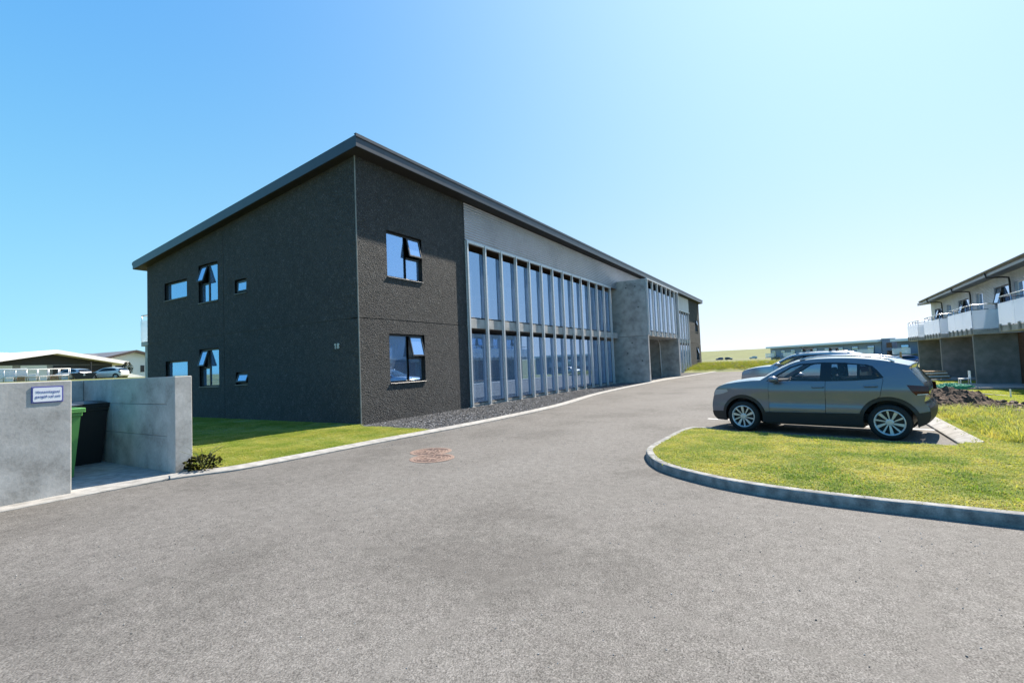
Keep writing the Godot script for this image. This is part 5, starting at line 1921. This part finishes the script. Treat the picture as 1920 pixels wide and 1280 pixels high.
func build_yard_details() -> void:
	# heaps of dug soil behind the grey car
	var heap := thing("soil_heap", "heap of dark brown dug soil right behind the grey crossover", "soil heap", Vector3(14.6, -0.05, -7.8))
	part(heap, "mound", heap_mesh(0.95, 1.9, 0.46, 3, 0.11), M.soil)
	var ridge := thing("soil_heap", "low ridge of dark turned soil along the lawn at the right edge", "soil heap", Vector3(19.4, -0.03, -6.9))
	part(ridge, "mound", heap_mesh(3.4, 0.5, 0.09, 8, 0.06), M.soil)
	var bare := PackedVector2Array([Vector2(14.1, -6.6), Vector2(14.9, -5.5), Vector2(15.9, -5.0), Vector2(17.5, -4.6), Vector2(21, -4.2), Vector2(24, -4.5), Vector2(24, -8.2), Vector2(20, -8.0), Vector2(17, -8.0), Vector2(15.5, -8.5), Vector2(14.4, -8.6)])
	structure("bare_soil", sheet(bare, 0.6, func(x: float, z: float) -> float: return yard_y(x, z) + 0.012 + 0.02 * sin(x * 4.0) * sin(z * 5.0)), M.dry_soil)
	var clods := []
	for k in 420:
		var x := rng.randf_range(14.0, 21.5)
		var z := -6.3 + rng.randfn() * 0.85
		if x < 16.2:
			z = -7.6 + rng.randfn() * 1.1
		var s := rng.randf_range(0.03, 0.11)
		var c := Color(0.065, 0.042, 0.027) * rng.randf_range(0.5, 1.9)
		c.a = 1.0
		clods.append([Transform3D(Basis(Vector3(rng.randfn(), rng.randfn(), rng.randfn()).normalized(), rng.randf() * TAU).scaled(Vector3(s, s * 0.7, s)), Vector3(x, yard_y(x, z) + s * 0.3, z)), c])
	scatter("soil_clods", clod_mesh(5), M.stone, clods)
	# loose grit on the asphalt
	var grit := []
	for k in 2600:
		var gz := rng.randf_range(-6.0, 8.6)
		var gx := rng.randf_range(3.7, 12.5)
		if gx > 8.6 and gz < 4.0:
			continue
		var gs := rng.randf_range(0.0025, 0.007)
		if rng.randf() < 0.25:
			gx = 3.55 + absf(rng.randfn()) * 0.12
			gz = rng.randf_range(-4.0, 3.0)
		var gg := rng.randf_range(0.08, 0.42)
		grit.append([Transform3D(Basis(Vector3(rng.randfn(), rng.randfn(), rng.randfn()).normalized(), rng.randf() * TAU).scaled(Vector3(gs, gs * 0.8, gs)), Vector3(gx, road_y(gx, gz) + gs * 0.4, gz)), Color(gg, gg * 0.97, gg * 0.93)])
	scatter("grit", clod_mesh(31), M.stone, grit)
	# gravel along the building
	var stones := []
	var tries := 0
	while stones.size() < 26000 and tries < 90000:
		tries += 1
		var p := Vector2(rng.randf_range(-0.12, 3.2), -23.0 * pow(rng.randf(), 1.25) + 0.4)
		if not Geometry2D.is_point_in_polygon(p, gravel_poly):
			continue
		var s := rng.randf_range(0.012, 0.030)
		var g := rng.randf_range(0.025, 0.13)
		if rng.randf() < 0.06:
			g = 0.26
		stones.append([Transform3D(Basis(Vector3(rng.randfn(), rng.randfn(), rng.randfn()).normalized(), rng.randf() * TAU).scaled(Vector3(s, s * 0.75, s * 1.2)), Vector3(p.x, -0.012 + s * 0.3, p.y)), Color(g, g, g * 1.04)])
	scatter("gravel", clod_mesh(9), M.stone, stones)

	# weed at the end of the wall
	var weed := thing("weed_clump", "leafy grey green weeds growing at the foot of the concrete wall end", "plant", Vector3(2.36, 0.02, 5.52))
	leaf_bush(weed, "foliage", Vector3(0, 0.0, 0), 0.27, 0.24, 420, 0.07, Color(0.32, 0.38, 0.22))
	var stems := MB.new()
	for k in 16:
		var a := rng.randf() * TAU
		var l := rng.randf_range(0.25, 0.55)
		stems.tube([Vector3.ZERO, Vector3(cos(a) * l * 0.3, l * 0.6, sin(a) * l * 0.3), Vector3(cos(a) * l * 0.75, l * 0.85, sin(a) * l * 0.75)], 0.004, 4, false, 0.002)
	var sm := plain(lin(0.13, 0.15, 0.08), 0.8)
	part(weed, "stems", stems.mesh(), sm)

	# building site odds and ends in front of the other building
	var t := thing("netting_heap", "crumpled heap of bright green netting by the concrete wall", "netting", Vector3(17.2, -0.42, -21.6))
	part(t, "heap", heap_mesh(0.95, 0.5, 0.22, 21, 0.09), M.netting)
	t = thing("timber_plank", "weathered plank lying on the grass beside the soil heap", "plank", Vector3(16.4, -0.16, -11.2))
	t.rotation_degrees = Vector3(0, 62, 2)
	part(t, "board", box_mesh(Vector3(-0.06, 0.0, -0.75), Vector3(0.06, 0.045, 0.75), 0.005), M.wood)
	t = thing("lawn_edging", "short black edging boards laid across the grass near the concrete pad", "edging", Vector3(17.1, -0.40, -15.6))
	t.rotation_degrees.y = 24
	for k in 5:
		part(t, "board", box_mesh(Vector3(-0.05, 0.02, -1.9 + 0.75 * k), Vector3(0.05, 0.13, -1.22 + 0.75 * k), 0.006), M.trim)
	t = thing("marker_stake", "thin white marker stake standing in the grass", "stake", Vector3(17.15, -0.30, -13.2))
	part(t, "stake", box_mesh(Vector3(-0.02, -0.1, -0.02), Vector3(0.02, 0.36, 0.02), 0.004), M.white)
	t = thing("board_stack", "stack of pale boards on bearers behind the grey car", "timber", Vector3(17.6, -0.5, -30.5))
	for k in 5:
		part(t, "board", box_mesh(Vector3(-1.3 + 0.04 * k, 0.12 + 0.1 * k, -0.35), Vector3(1.2 - 0.05 * k, 0.19 + 0.1 * k, 0.35), 0.006), M.white if k % 2 else M.wood)
	for x in [-0.8, 0.8]:
		part(t, "bearer", box_mesh(Vector3(x - 0.05, -0.05, -0.4), Vector3(x + 0.05, 0.118, 0.4), 0.005), M.wood)
	t = thing("trestle_bench", "rough plank laid on two trestles before the concrete wall", "bench", Vector3(16.3, -0.48, -25.2))
	part(t, "plank", box_mesh(Vector3(-1.2, 0.78, -0.14), Vector3(0.5, 0.83, 0.14), 0.005), M.wood)
	for x in [-0.95, 0.3]:
		for s in [-1.0, 1.0]:
			var b := MB.new()
			b.tube([Vector3(x, 0.778, 0.05 * s), Vector3(x, 0.0, 0.28 * s)], 0.03, 6)
			part(t, "leg", b.mesh(), M.wood)
	t = thing("plastic_chair", "small white plastic chair against the grey concrete wall", "chair", Vector3(18.1, -0.49, -23.6))
	part(t, "seat", box_mesh(Vector3(-0.22, 0.40, -0.22), Vector3(0.22, 0.43, 0.22), 0.01), M.white)
	part(t, "backrest", box_mesh(Vector3(0.19, 0.44, -0.21), Vector3(0.22, 0.82, 0.21), 0.01), M.white)
	for x in [-0.19, 0.19]:
		for z in [-0.19, 0.19]:
			part(t, "leg", box_mesh(Vector3(x - 0.018, 0.0, z - 0.018), Vector3(x + 0.018, 0.399, z + 0.018), 0.004), M.white)


# ---------------------------------------------------------------- what stands in the distance
func along(px90: Vector2, dist: float) -> Vector3:
	# px90: a spot 90 m from where the drive is seen; moved to dist on the same line
	var c := Vector2(11.36, 9.86)
	var p := c + (px90 - c) * dist / 90.0
	return Vector3(p.x, ground_y(p.x, p.y), p.y)


func gable_house(label: String, at: Vector3, turn: float, w: float, deep: float, eave: float, ridge: float, over_hang: float, wall: Material, gable: Material, roof: Material, doors: Array, windows: Array, gable_from := 99.0, thick := 0.28) -> Node3D:
	# the gable looks along +z; the ridge runs back
	var o := thing("house", label, "house", at, "houses beyond the concrete walls")
	o.rotation_degrees.y = turn
	var b := MB.new()
	b.prism(PackedVector2Array([Vector2(-w / 2, -0.6), Vector2(w / 2, -0.6), Vector2(w / 2, eave), Vector2(0, ridge - 0.05), Vector2(-w / 2, eave)]), -deep, 0.0)
	part(o, "wall", b.mesh(), wall)
	if gable_from < 50.0:
		b = MB.new()
		b.prism(PackedVector2Array([Vector2(-w / 2, gable_from), Vector2(w / 2, gable_from), Vector2(w / 2, eave), Vector2(0, ridge - 0.06), Vector2(-w / 2, eave)]), 0.003, 0.04)
		part(o, "gable_boarding", b.mesh(), gable)
	var rise := (ridge - eave) / (w / 2)
	for s in [-1.0, 1.0]:
		b = MB.new()
		var xe: float = s * (w / 2 + over_hang)
		var ye := eave - rise * over_hang
		b.prism(PackedVector2Array([Vector2(0, ridge), Vector2(xe, ye), Vector2(xe, ye + thick), Vector2(0, ridge + thick)]), -deep - 0.4, over_hang + 0.3)
		part(o, "roof_slope", b.mesh(), roof)
	for d in doors:
		var n := part(o, "door", box_mesh(Vector3(d[0], 0.0, 0.004), Vector3(d[1], d[2], 0.06), 0.01), M.white if d[3] else M.frame)
		if d[3]:
			for k in 3:
				part(n, "panel", box_mesh(Vector3(d[0] + 0.1, 0.1 + 0.55 * k, 0.061), Vector3(d[1] - 0.1, 0.58 + 0.55 * k, 0.075), 0.01), M.white)
	for q in windows:
		var n := part(o, "window", box_mesh(Vector3(q[0], q[1], 0.004), Vector3(q[2], q[3], 0.05), 0.01), M.frame)
		part(n, "pane", box_mesh(Vector3(q[0] + 0.07, q[1] + 0.07, 0.051), Vector3(q[2] - 0.07, q[3] - 0.07, 0.056)), M.gloss_black)
	return o


func terrace(label: String, a: Vector3, b: Vector3, h: float, deep: float, roof: Material, wall: Material, bays: int) -> Node3D:
	# a long block whose front runs from a to b (left to right for the viewer)
	var o := thing("terrace", label, "building", a, "terraces beyond the parked cars")
	var d := b - a
	var l := Vector2(d.x, d.z).length()
	o.rotation.y = atan2(-d.z, d.x)
	part(o, "wall", box_mesh(Vector3(0, -1.0, -deep), Vector3(l, h, 0)), wall)
	part(o, "roof", box_mesh(Vector3(-0.4, h + 0.002, -deep - 0.4), Vector3(l + 0.4, h + 0.42, 0.9), 0.03), roof)
	var step := l / bays
	for k in bays:
		for f in 2:
			var x := step * (k + 0.2)
			var y: float = [0.5, h * 0.56][f]
			var n := part(o, "window", box_mesh(Vector3(x, y, 0.003), Vector3(x + step * 0.42, y + h * 0.32, 0.05), 0.01), M.frame)
			part(n, "pane", box_mesh(Vector3(x + 0.08, y + 0.08, 0.051), Vector3(x + step * 0.42 - 0.08, y + h * 0.32 - 0.08, 0.056)), M.pane)
		if k % 2 == 0:
			var x2 := step * (k + 0.08)
			var bal := part(o, "balcony", box_mesh(Vector3(x2, h * 0.5, 0.004), Vector3(x2 + step * 0.95, h * 0.5 + 0.18, 1.5), 0.02), M.concrete)
			part(bal, "glass_front", box_mesh(Vector3(x2, h * 0.5 + 0.185, 1.44), Vector3(x2 + step * 0.95, h * 0.5 + 1.05, 1.46)), M.balcony_pane)
	return o


func far_spec(s: Dictionary) -> Dictionary:
	s.cell = 0.35
	s.erase("handles")
	s.erase("mirror")
	s.erase("rails")
	s.glass = [M.gloss_black, M.gloss_black, M.gloss_black]
	s.screen = M.gloss_black
	return s


func build_background() -> void:
	var roof_white := plain(lin(0.80, 0.76, 0.74), 0.6)
	var roof_dark := plain(lin(0.12, 0.12, 0.135), 0.7)
	var grey_wall := plain(lin(0.26, 0.25, 0.24), 0.8)
	var dark_wall := plain(lin(0.03, 0.03, 0.033), 0.7)
	var verge := plain(lin(0.05, 0.035, 0.03), 0.6)
	var p := along(Vector2(-75.69, -13.0), 90.0)
	var h1 := gable_house("grey house under a broad white roof with white garage doors, beyond the sign wall", p, 104.0, 15.5, 9.0, 2.2, 3.6, 1.3, grey_wall, dark_wall, roof_white, [[-7.0, -3.9, 2.1, true], [-3.1, -0.3, 2.1, true]], [], 2.15, 0.5)
	var wing := MB.new()
	wing.prism(PackedVector2Array([Vector2(-9.2, 4.15), Vector2(-1.6, 2.3), Vector2(-1.6, 2.5), Vector2(-9.2, 4.35)]), -0.2, 22.0, Transform3D(Basis(Vector3(0, 0, 1), Vector3.UP, Vector3(-1, 0, 0)), Vector3(0, -0.15, 0)))
	part(h1, "roof_wing", wing.mesh(), roof_white)
	part(h1, "carport_wall", box_mesh(Vector3(0.4, 0.0, 0.045), Vector3(7.6, 2.05, 0.1), 0.01), dark_wall)
	part(h1, "carport_post", box_mesh(Vector3(4.0, 0.0, 1.3), Vector3(4.16, 2.4, 1.46), 0.01), M.frame)
	p = along(Vector2(-73.0, -21.5), 100.0)
	var h2 := gable_house("white house with a dark low-pitched roof, beside the edge of the dark building", p, 98.0, 12.5, 12.0, 2.5, 4.2, 0.5, M.white, verge, roof_dark, [[-2.6, -1.5, 2.05, false]], [[-4.6, 0.9, -4.0, 2.0], [1.0, 0.9, 1.6, 2.0], [2.6, 0.9, 3.2, 2.0]])
	part(h2, "verge_board", verge_mesh(12.5, 2.5, 4.2), verge)
	var wing2 := MB.new()
	wing2.prism(PackedVector2Array([Vector2(-0.5, 2.4), Vector2(-7.0, 4.0), Vector2(-7.0, 4.25), Vector2(-0.5, 2.65)]), 2.0, 16.0, Transform3D(Basis(Vector3(0, 0, 1), Vector3.UP, Vector3(-1, 0, 0)), Vector3.ZERO))
	part(h2, "roof_wing", wing2.mesh(), roof_dark)
	part(h2, "wing_wall", box_mesh(Vector3(-15.5, -0.5, -7.0), Vector3(-6.26, 2.1, -1.3)), M.white)
	# things in front of the houses
	p = along(Vector2(-76.5, -9.55), 80.0)
	var t := thing("box_trailer", "white box trailer parked before the grey house", "trailer", p)
	t.rotation_degrees.y = 78
	part(t, "body", box_mesh(Vector3(-1.25, 0.35, -0.8), Vector3(1.25, 1.5, 0.8), 0.03), M.white)
	part(t, "drawbar", box_mesh(Vector3(1.25, 0.4, -0.05), Vector3(2.3, 0.5, 0.05), 0.01), M.frame)
	var wm := tyre_cache(0.3, 0.18, 0.18)
	for z in [-0.85, 0.85]:
		part(t, "wheel", wm, M.tyre, Transform3D(Basis(), Vector3(0, 0.3, z)))
	p = along(Vector2(-75.95, -11.9), 78.0)
	t = thing("scaffold_rack", "long metal rack of scaffold frames in front of the garage doors", "rack", p)
	t.rotation_degrees.y = 80
	for k in 7:
		for z in [-0.6, 0.6]:
			part(t, "upright", tube_mesh([Vector3(-2.7 + 0.9 * k, -0.1, z), Vector3(-2.7 + 0.9 * k, 1.35, z)], 0.045, 6), M.steel)
	for z in [-0.6, 0.6]:
		for y in [0.55, 1.32]:
			part(t, "rail", tube_mesh([Vector3(-2.75, y, z + 0.09), Vector3(2.75, y, z + 0.09)], 0.05, 6), M.white)
	for k in 6:
		part(t, "frame_bundle", box_mesh(Vector3(-2.55 + 0.9 * k, 0.0, -0.5), Vector3(-1.95 + 0.9 * k, 0.5 + 0.14 * (k % 3), 0.5), 0.02), [M.white, M.wood, M.steel][k % 3])
	var up := Vector3.UP
	var silver := paint(0.42, 0.43, 0.46)
	var white := paint(0.62, 0.62, 0.62, 0.1)
	var blue := paint(0.03, 0.06, 0.16)
	p = along(Vector2(-75.3, -14.4), 82.0)
	make_car("parked_car", "silver hatchback parked under the white carport roof", far_spec(hatchback()), silver, Transform3D(Basis(up, deg_to_rad(24)), p - Vector3(0, 0.1, 0)), "car", "cars parked by the houses")
	p = along(Vector2(-74.35, -17.9), 80.0)
	make_car("parked_car", "white car parked left of the white house", far_spec(hatchback()), white, Transform3D(Basis(up, deg_to_rad(35)), p - Vector3(0, 0.1, 0)), "car", "cars parked by the houses")
	p = along(Vector2(-74.8, -16.3), 78.0)
	t = thing("waste_skip", "dark sloping waste skip between the two far cars", "skip", p)
	t.rotation_degrees.y = 80
	var b := MB.new()
	b.prism(PackedVector2Array([Vector2(-0.7, 0), Vector2(0.7, 0), Vector2(1.2, 0.75), Vector2(-1.2, 0.75)]), -0.6, 0.6)
	part(t, "body", b.mesh(), M.frame)
	for s in [-1.0, 1.0]:
		part(t, "lug", box_mesh(Vector3(-0.08, 0.4, 0.6 * s - 0.05), Vector3(0.08, 0.6, 0.6 * s + 0.05), 0.01), M.steel)
	p = along(Vector2(-73.9, -18.9), 92.0)
	t = thing("timber_fence", "low brown timber fence between the houses", "fence", p)
	t.rotation_degrees.y = 70
	for k in 14:
		part(t, "board", box_mesh(Vector3(-2.8 + 0.3 * k, -0.1, 0), Vector3(-2.53 + 0.3 * k, 1.25, 0.05), 0.005), M.brown_timber)
	p = along(Vector2(-73.25, -20.82), 84.0)
	t = thing("young_tree", "small bright green tree in front of the white house", "tree", p)
	b = MB.new()
	b.tube([Vector3.ZERO, Vector3(0.03, 0.6, 0), Vector3(-0.03, 1.2, 0.04), Vector3(0.02, 1.7, 0)], 0.06, 6, true, 0.02)
	part(t, "trunk", b.mesh(), M.wood)
	leaf_bush(t, "crown", Vector3(0, 0.55, 0), 0.55, 1.5, 420, 0.2, Color(0.11, 0.16, 0.035))

	# beyond the cars on the right
	var pale := plain(lin(0.26, 0.30, 0.37), 0.7)
	var bluish := plain(lin(0.17, 0.21, 0.29), 0.7)
	var white_roof := plain(lin(0.75, 0.77, 0.8), 0.45)
	terrace("long pale blue terrace with a white roof, behind the silver car", Vector3(3.6, -1.5, -120.0), Vector3(21.6, -1.5, -90.5), 4.3, 10.0, white_roof, pale, 9)
	terrace("blue grey terrace with glass balconies, left of the balcony building", Vector3(23.4, -1.5, -88.0), Vector3(34.0, -1.5, -78.0), 4.2, 10.0, white_roof, bluish, 5)
	t = thing("stair_tower", "plain blue grey stair tower between the two far terraces", "building", Vector3(21.7, -1.5, -90.0))
	part(t, "shaft", box_mesh(Vector3(0, -0.5, -3.0), Vector3(1.7, 4.75, 0.5), 0.03), bluish)
	part(t, "roof_cap", box_mesh(Vector3(-0.08, 4.752, -3.1), Vector3(1.78, 4.85, 0.6), 0.02), white_roof)
	for k in 3:
		part(t, "window", box_mesh(Vector3(0.5, 0.7 + 1.3 * k, 0.503), Vector3(1.2, 1.5 + 1.3 * k, 0.53), 0.01), M.gloss_black)
	for k in 2:
		p = [Vector3(20.2, -1.15, -60.0), Vector3(20.05, -0.75, -42.5)][k]
		t = thing("timber_post", ["rough timber post standing before the far blue terraces", "rough timber post standing at the left end of the balcony building"][k], "post", p, "timber posts on the building site")
		b = MB.new()
		b.tube([Vector3(0, -0.2, 0), Vector3(0.02, 1.1, 0), Vector3(0, 2.35, 0.02)], 0.12, 8, true, 0.10)
		part(t, "pole", b.mesh(), M.wood)
		part(t, "brace", tube_mesh([Vector3(0.0, 1.2, 0), Vector3(0.5, 0.0, 0.1)], 0.05, 6), M.wood)
	var cars := [[Vector3(20.5, -1.3, -72.0), 12.0, blue, "blue car far off in front of the blue terraces"], [Vector3(24.2, -1.3, -70.0), 20.0, silver, "silver car far off beside the blue one"]]
	for c in cars:
		make_car("parked_car", c[3], far_spec(hatchback()), c[2], Transform3D(Basis(up, deg_to_rad(c[1])), Vector3(c[0].x, ground_y(c[0].x, c[0].z), c[0].z)), "car", "cars far off on the right")
	# car park out in the fields
	var park := PackedVector2Array([Vector2(-110, -318), Vector2(10, -335), Vector2(12, -352), Vector2(-110, -338)])
	structure("far_car_park", sheet(park, 8.0, func(x: float, z: float) -> float: return ground_y(x, z) + 0.06), M.bare)
	var far_cars := [[-39.0, -323.0, 8.0, blue, "dark blue car alone at the left of the distant car park"], [-31.0, -325.0, 172.0, paint(0.05, 0.05, 0.06), "black car next to the blue one in the distant car park"], [-20.0, -328.0, 6.0, white, "white car in the middle of the distant car park"], [-6.0, -331.0, 10.0, blue, "blue car at the right of the distant car park"]]
	for c in far_cars:
		make_car("parked_car", c[4], far_spec(large_suv()), c[3], Transform3D(Basis(up, deg_to_rad(c[2])), Vector3(c[0], ground_y(c[0], c[1]) + 0.07, c[1])), "car", "cars in the distant car park")


func verge_mesh(w: float, eave: float, ridge: float) -> ArrayMesh:
	var rise := (ridge - eave) / (w / 2)
	var b := MB.new()
	var x := w / 2 + 0.5
	b.prism(PackedVector2Array([Vector2(-x, eave - rise * 0.5 - 0.05), Vector2(0, ridge - 0.05), Vector2(x, eave - rise * 0.5 - 0.05), Vector2(x, eave - rise * 0.5 + 0.30), Vector2(0, ridge + 0.30), Vector2(-x, eave - rise * 0.5 + 0.30)]), 0.802, 0.86)
	return b.mesh()


# ---------------------------------------------------------------- grass
func tuft_mesh(blades: int, h: float, spread: float, sd: int) -> ArrayMesh:
	var r := RandomNumberGenerator.new()
	r.seed = sd
	var st := SurfaceTool.new()
	st.begin(Mesh.PRIMITIVE_TRIANGLES)
	for k in blades:
		var a := r.randf() * TAU
		var p := Vector3(r.randfn() * spread, -0.01, r.randfn() * spread)
		var l := h * r.randf_range(0.5, 1.2)
		var lean := Vector3(cos(a), 0, sin(a)) * l * r.randf_range(0.35, 1.5)
		var side := Vector3(-sin(a), 0, cos(a)) * 0.004
		var mid := p + lean * 0.4 + Vector3(0, l * 0.65, 0)
		var tip := p + lean + Vector3(0, l * 0.9, 0)
		var g := r.randf_range(0.75, 1.25)
		var c := Color(g * r.randf_range(0.9, 1.15), g, g * 0.9)
		for t in [[p - side, p + side, mid + side * 0.8], [p - side, mid + side * 0.8, mid - side * 0.8], [mid - side * 0.8, mid + side * 0.8, tip]]:
			var n: Vector3 = (t[0] - t[2]).cross(t[0] - t[1]).normalized()
			for v in t:
				st.set_color(c)
				st.set_normal(n)
				st.add_vertex(v)
	return st.commit()


func grass_patch(called: String, label: String, mesh: Mesh, poly: PackedVector2Array, count: int, height: Callable, scale0: float, scale1: float, keep: Callable, a: Color, b: Color, straw: float) -> void:
	var lo := poly[0]
	var hi := poly[0]
	for p in poly:
		lo = lo.min(p)
		hi = hi.max(p)
	var n := noise(FastNoiseLite.TYPE_SIMPLEX_SMOOTH, 0.9, 77, 3)
	var n2 := noise(FastNoiseLite.TYPE_SIMPLEX_SMOOTH, 3.5, 78, 2)
	var spots := []
	var tries := 0
	while spots.size() < count and tries < count * 6:
		tries += 1
		var p := Vector2(rng.randf_range(lo.x, hi.x), rng.randf_range(lo.y, hi.y))
		if rng.randf() > float(keep.call(p)) or not Geometry2D.is_point_in_polygon(p, poly):
			continue
		var m := n.get_noise_2d(p.x, p.y)
		var m2 := n2.get_noise_2d(p.x, p.y)
		var c := a.lerp(b, clampf(0.5 + m * 0.9 + m2 * 0.4 + rng.randfn() * 0.12, 0.0, 1.0))
		if rng.randf() < straw * (1.0 + 1.6 * m):
			c = Color(0.52, 0.45, 0.20)
		var s := rng.randf_range(scale0, scale1) * (1.0 + 0.35 * m2)
		spots.append([Transform3D(Basis(Vector3.UP, rng.randf() * TAU).scaled(Vector3(s, s * rng.randf_range(0.7, 1.2), s)), Vector3(p.x, height.call(p.x, p.y), p.y)), c])
	var o := scatter(called, mesh, M.blade, spots)
	o.set_meta("label", label)
	o.set_meta("category", "grass")


func build_grass() -> void:
	var tuft := tuft_mesh(13, 0.028, 0.032, 4)
	var green_a := Color(0.27, 0.36, 0.085)
	var green_b := Color(0.60, 0.57, 0.20)
	# right island: dense near the viewer
	var isl := PackedVector2Array()
	for v in yard_poly:
		isl.append(Vector2(minf(v.x, 21.0), maxf(v.y, -10.0)))
	var not_bare := func(p: Vector2) -> float:
		if p.y < -5.2 and p.x > 14.4:
			return 0.06
		return clampf(9.5 / maxf(6.0, p.distance_to(Vector2(11.4, 9.9))), 0.2, 1.0)
	grass_patch("grass", "sunlit yellowish green grass on the kerbed island and the verge", tuft, isl, 75000, yard_y, 0.8, 1.5, not_bare, green_a, green_b, 0.10)
	# clumps of coarser weeds and the fringe that hangs over the kerb
	var weed := tuft_mesh(16, 0.05, 0.05, 23)
	var clumpy := noise(FastNoiseLite.TYPE_SIMPLEX_SMOOTH, 0.75, 501, 3)
	var spotty := func(p: Vector2) -> float:
		if p.y < -5.2 and p.x > 14.4:
			return 0.0
		return 1.0 if clumpy.get_noise_2d(p.x, p.y) > 0.26 else 0.02
	grass_patch("grass", "darker green weedy clumps in the island grass", weed, isl, 5200, yard_y, 0.5, 1.15, spotty, Color(0.16, 0.27, 0.06), Color(0.34, 0.42, 0.12), 0.0)
	var fringe := []
	var fr := shifted(catmull(island_kerb, 8), -0.165)
	for i in fr.size() - 1:
		if fr[i].x > 15.0:
			continue
		var n_here := int(fr[i].distance_to(fr[i + 1]) * 190.0)
		for k in n_here:
			var q: Vector3 = fr[i].lerp(fr[i + 1], rng.randf())
			var off := rng.randf_range(-0.012, 0.012)
			var s := rng.randf_range(0.7, 1.7)
			var m := rng.randf()
			fringe.append([Transform3D(Basis(Vector3.UP, rng.randf() * TAU).scaled(Vector3(s, s, s)), Vector3(q.x + off, 0.045, q.z + off)), green_a.lerp(green_b, m) if m < 0.75 else Color(0.42, 0.34, 0.16)])
	var fo := scatter("grass", tuft, M.blade, fringe)
	fo.set_meta("label", "ragged grass fringe along the back of the island kerb")
	fo.set_meta("category", "grass")
	var tall := tuft_mesh(10, 0.16, 0.04, 9)
	var verge := PackedVector2Array([Vector2(13.9, -0.9), Vector2(14.5, -0.6), Vector2(19, -3.4), Vector2(20.5, -4.6), Vector2(16.0, -5.4), Vector2(14.3, -6.4), Vector2(13.8, -6.0)])
	grass_patch("grass", "longer uncut grass behind the sloping kerb", tall, verge, 4500, yard_y, 0.5, 1.2, func(_p: Vector2) -> float: return 1.0, green_a, green_b, 0.12)
	# yard lawn in front of the other building
	var yard := PackedVector2Array([Vector2(14.2, -9.4), Vector2(24, -8.4), Vector2(24, -23.0), Vector2(18.6, -30.0), Vector2(14.2, -30.0)])
	grass_patch("grass", "smooth light green lawn before the balcony building", tuft, yard, 26000, yard_y, 1.0, 1.6, func(_p: Vector2) -> float: return 1.0, Color(0.28, 0.38, 0.045), Color(0.50, 0.52, 0.095), 0.04)
	# left lawn
	var lawn := PackedVector2Array([Vector2(-9.5, 5.5), Vector2(2.1, 5.5), Vector2(2.5, 5.45), Vector2(2.72, 4.2), Vector2(2.78, 3.1), Vector2(2.86, 1.8), Vector2(2.95, 0.8), Vector2(2.96, 0.36), Vector2(2.5, 0.3), Vector2(1.9, 0.40), Vector2(1.2, 0.34), Vector2(0.6, 0.45), Vector2(0.06, 0.2), Vector2(0.0, 0.03), Vector2(-9.5, 0.03)])
	grass_patch("grass", "short green grass between the concrete wall and the dark gable", tuft, lawn, 60000, left_lawn_y, 0.7, 1.2, func(p: Vector2) -> float: return 1.0 if p.x > -1.5 else 0.45, Color(0.25, 0.34, 0.065), Color(0.47, 0.48, 0.15), 0.05)
	# rough ground at the end of the drive
	var rough := PackedVector2Array([Vector2(-14, -43.8), Vector2(13.6, -43.8), Vector2(16, -66), Vector2(-14, -66)])
	var clump := tuft_mesh(14, 0.30, 0.16, 13)
	grass_patch("grass", "rough grass bank beyond the end of the drive", clump, rough, 16000, ground_y, 0.6, 1.5, func(_p: Vector2) -> float: return 1.0, Color(0.15, 0.23, 0.028), Color(0.33, 0.35, 0.07), 0.12)
	var rocks := []
	for k in 160:
		var x := rng.randf_range(-4.0, 12.0)
		var z := rng.randf_range(-58.0, -45.0)
		var s := rng.randf_range(0.08, 0.34)
		var g := rng.randf_range(0.05, 0.16)
		rocks.append([Transform3D(Basis(Vector3(rng.randfn(), rng.randfn(), rng.randfn()).normalized(), rng.randf() * TAU).scaled(Vector3(s, s * 0.6, s)), Vector3(x, ground_y(x, z) + s * 0.2, z)), Color(g, g * 0.95, g * 0.9)])
	scatter("field_stones", clod_mesh(15), M.stone, rocks)
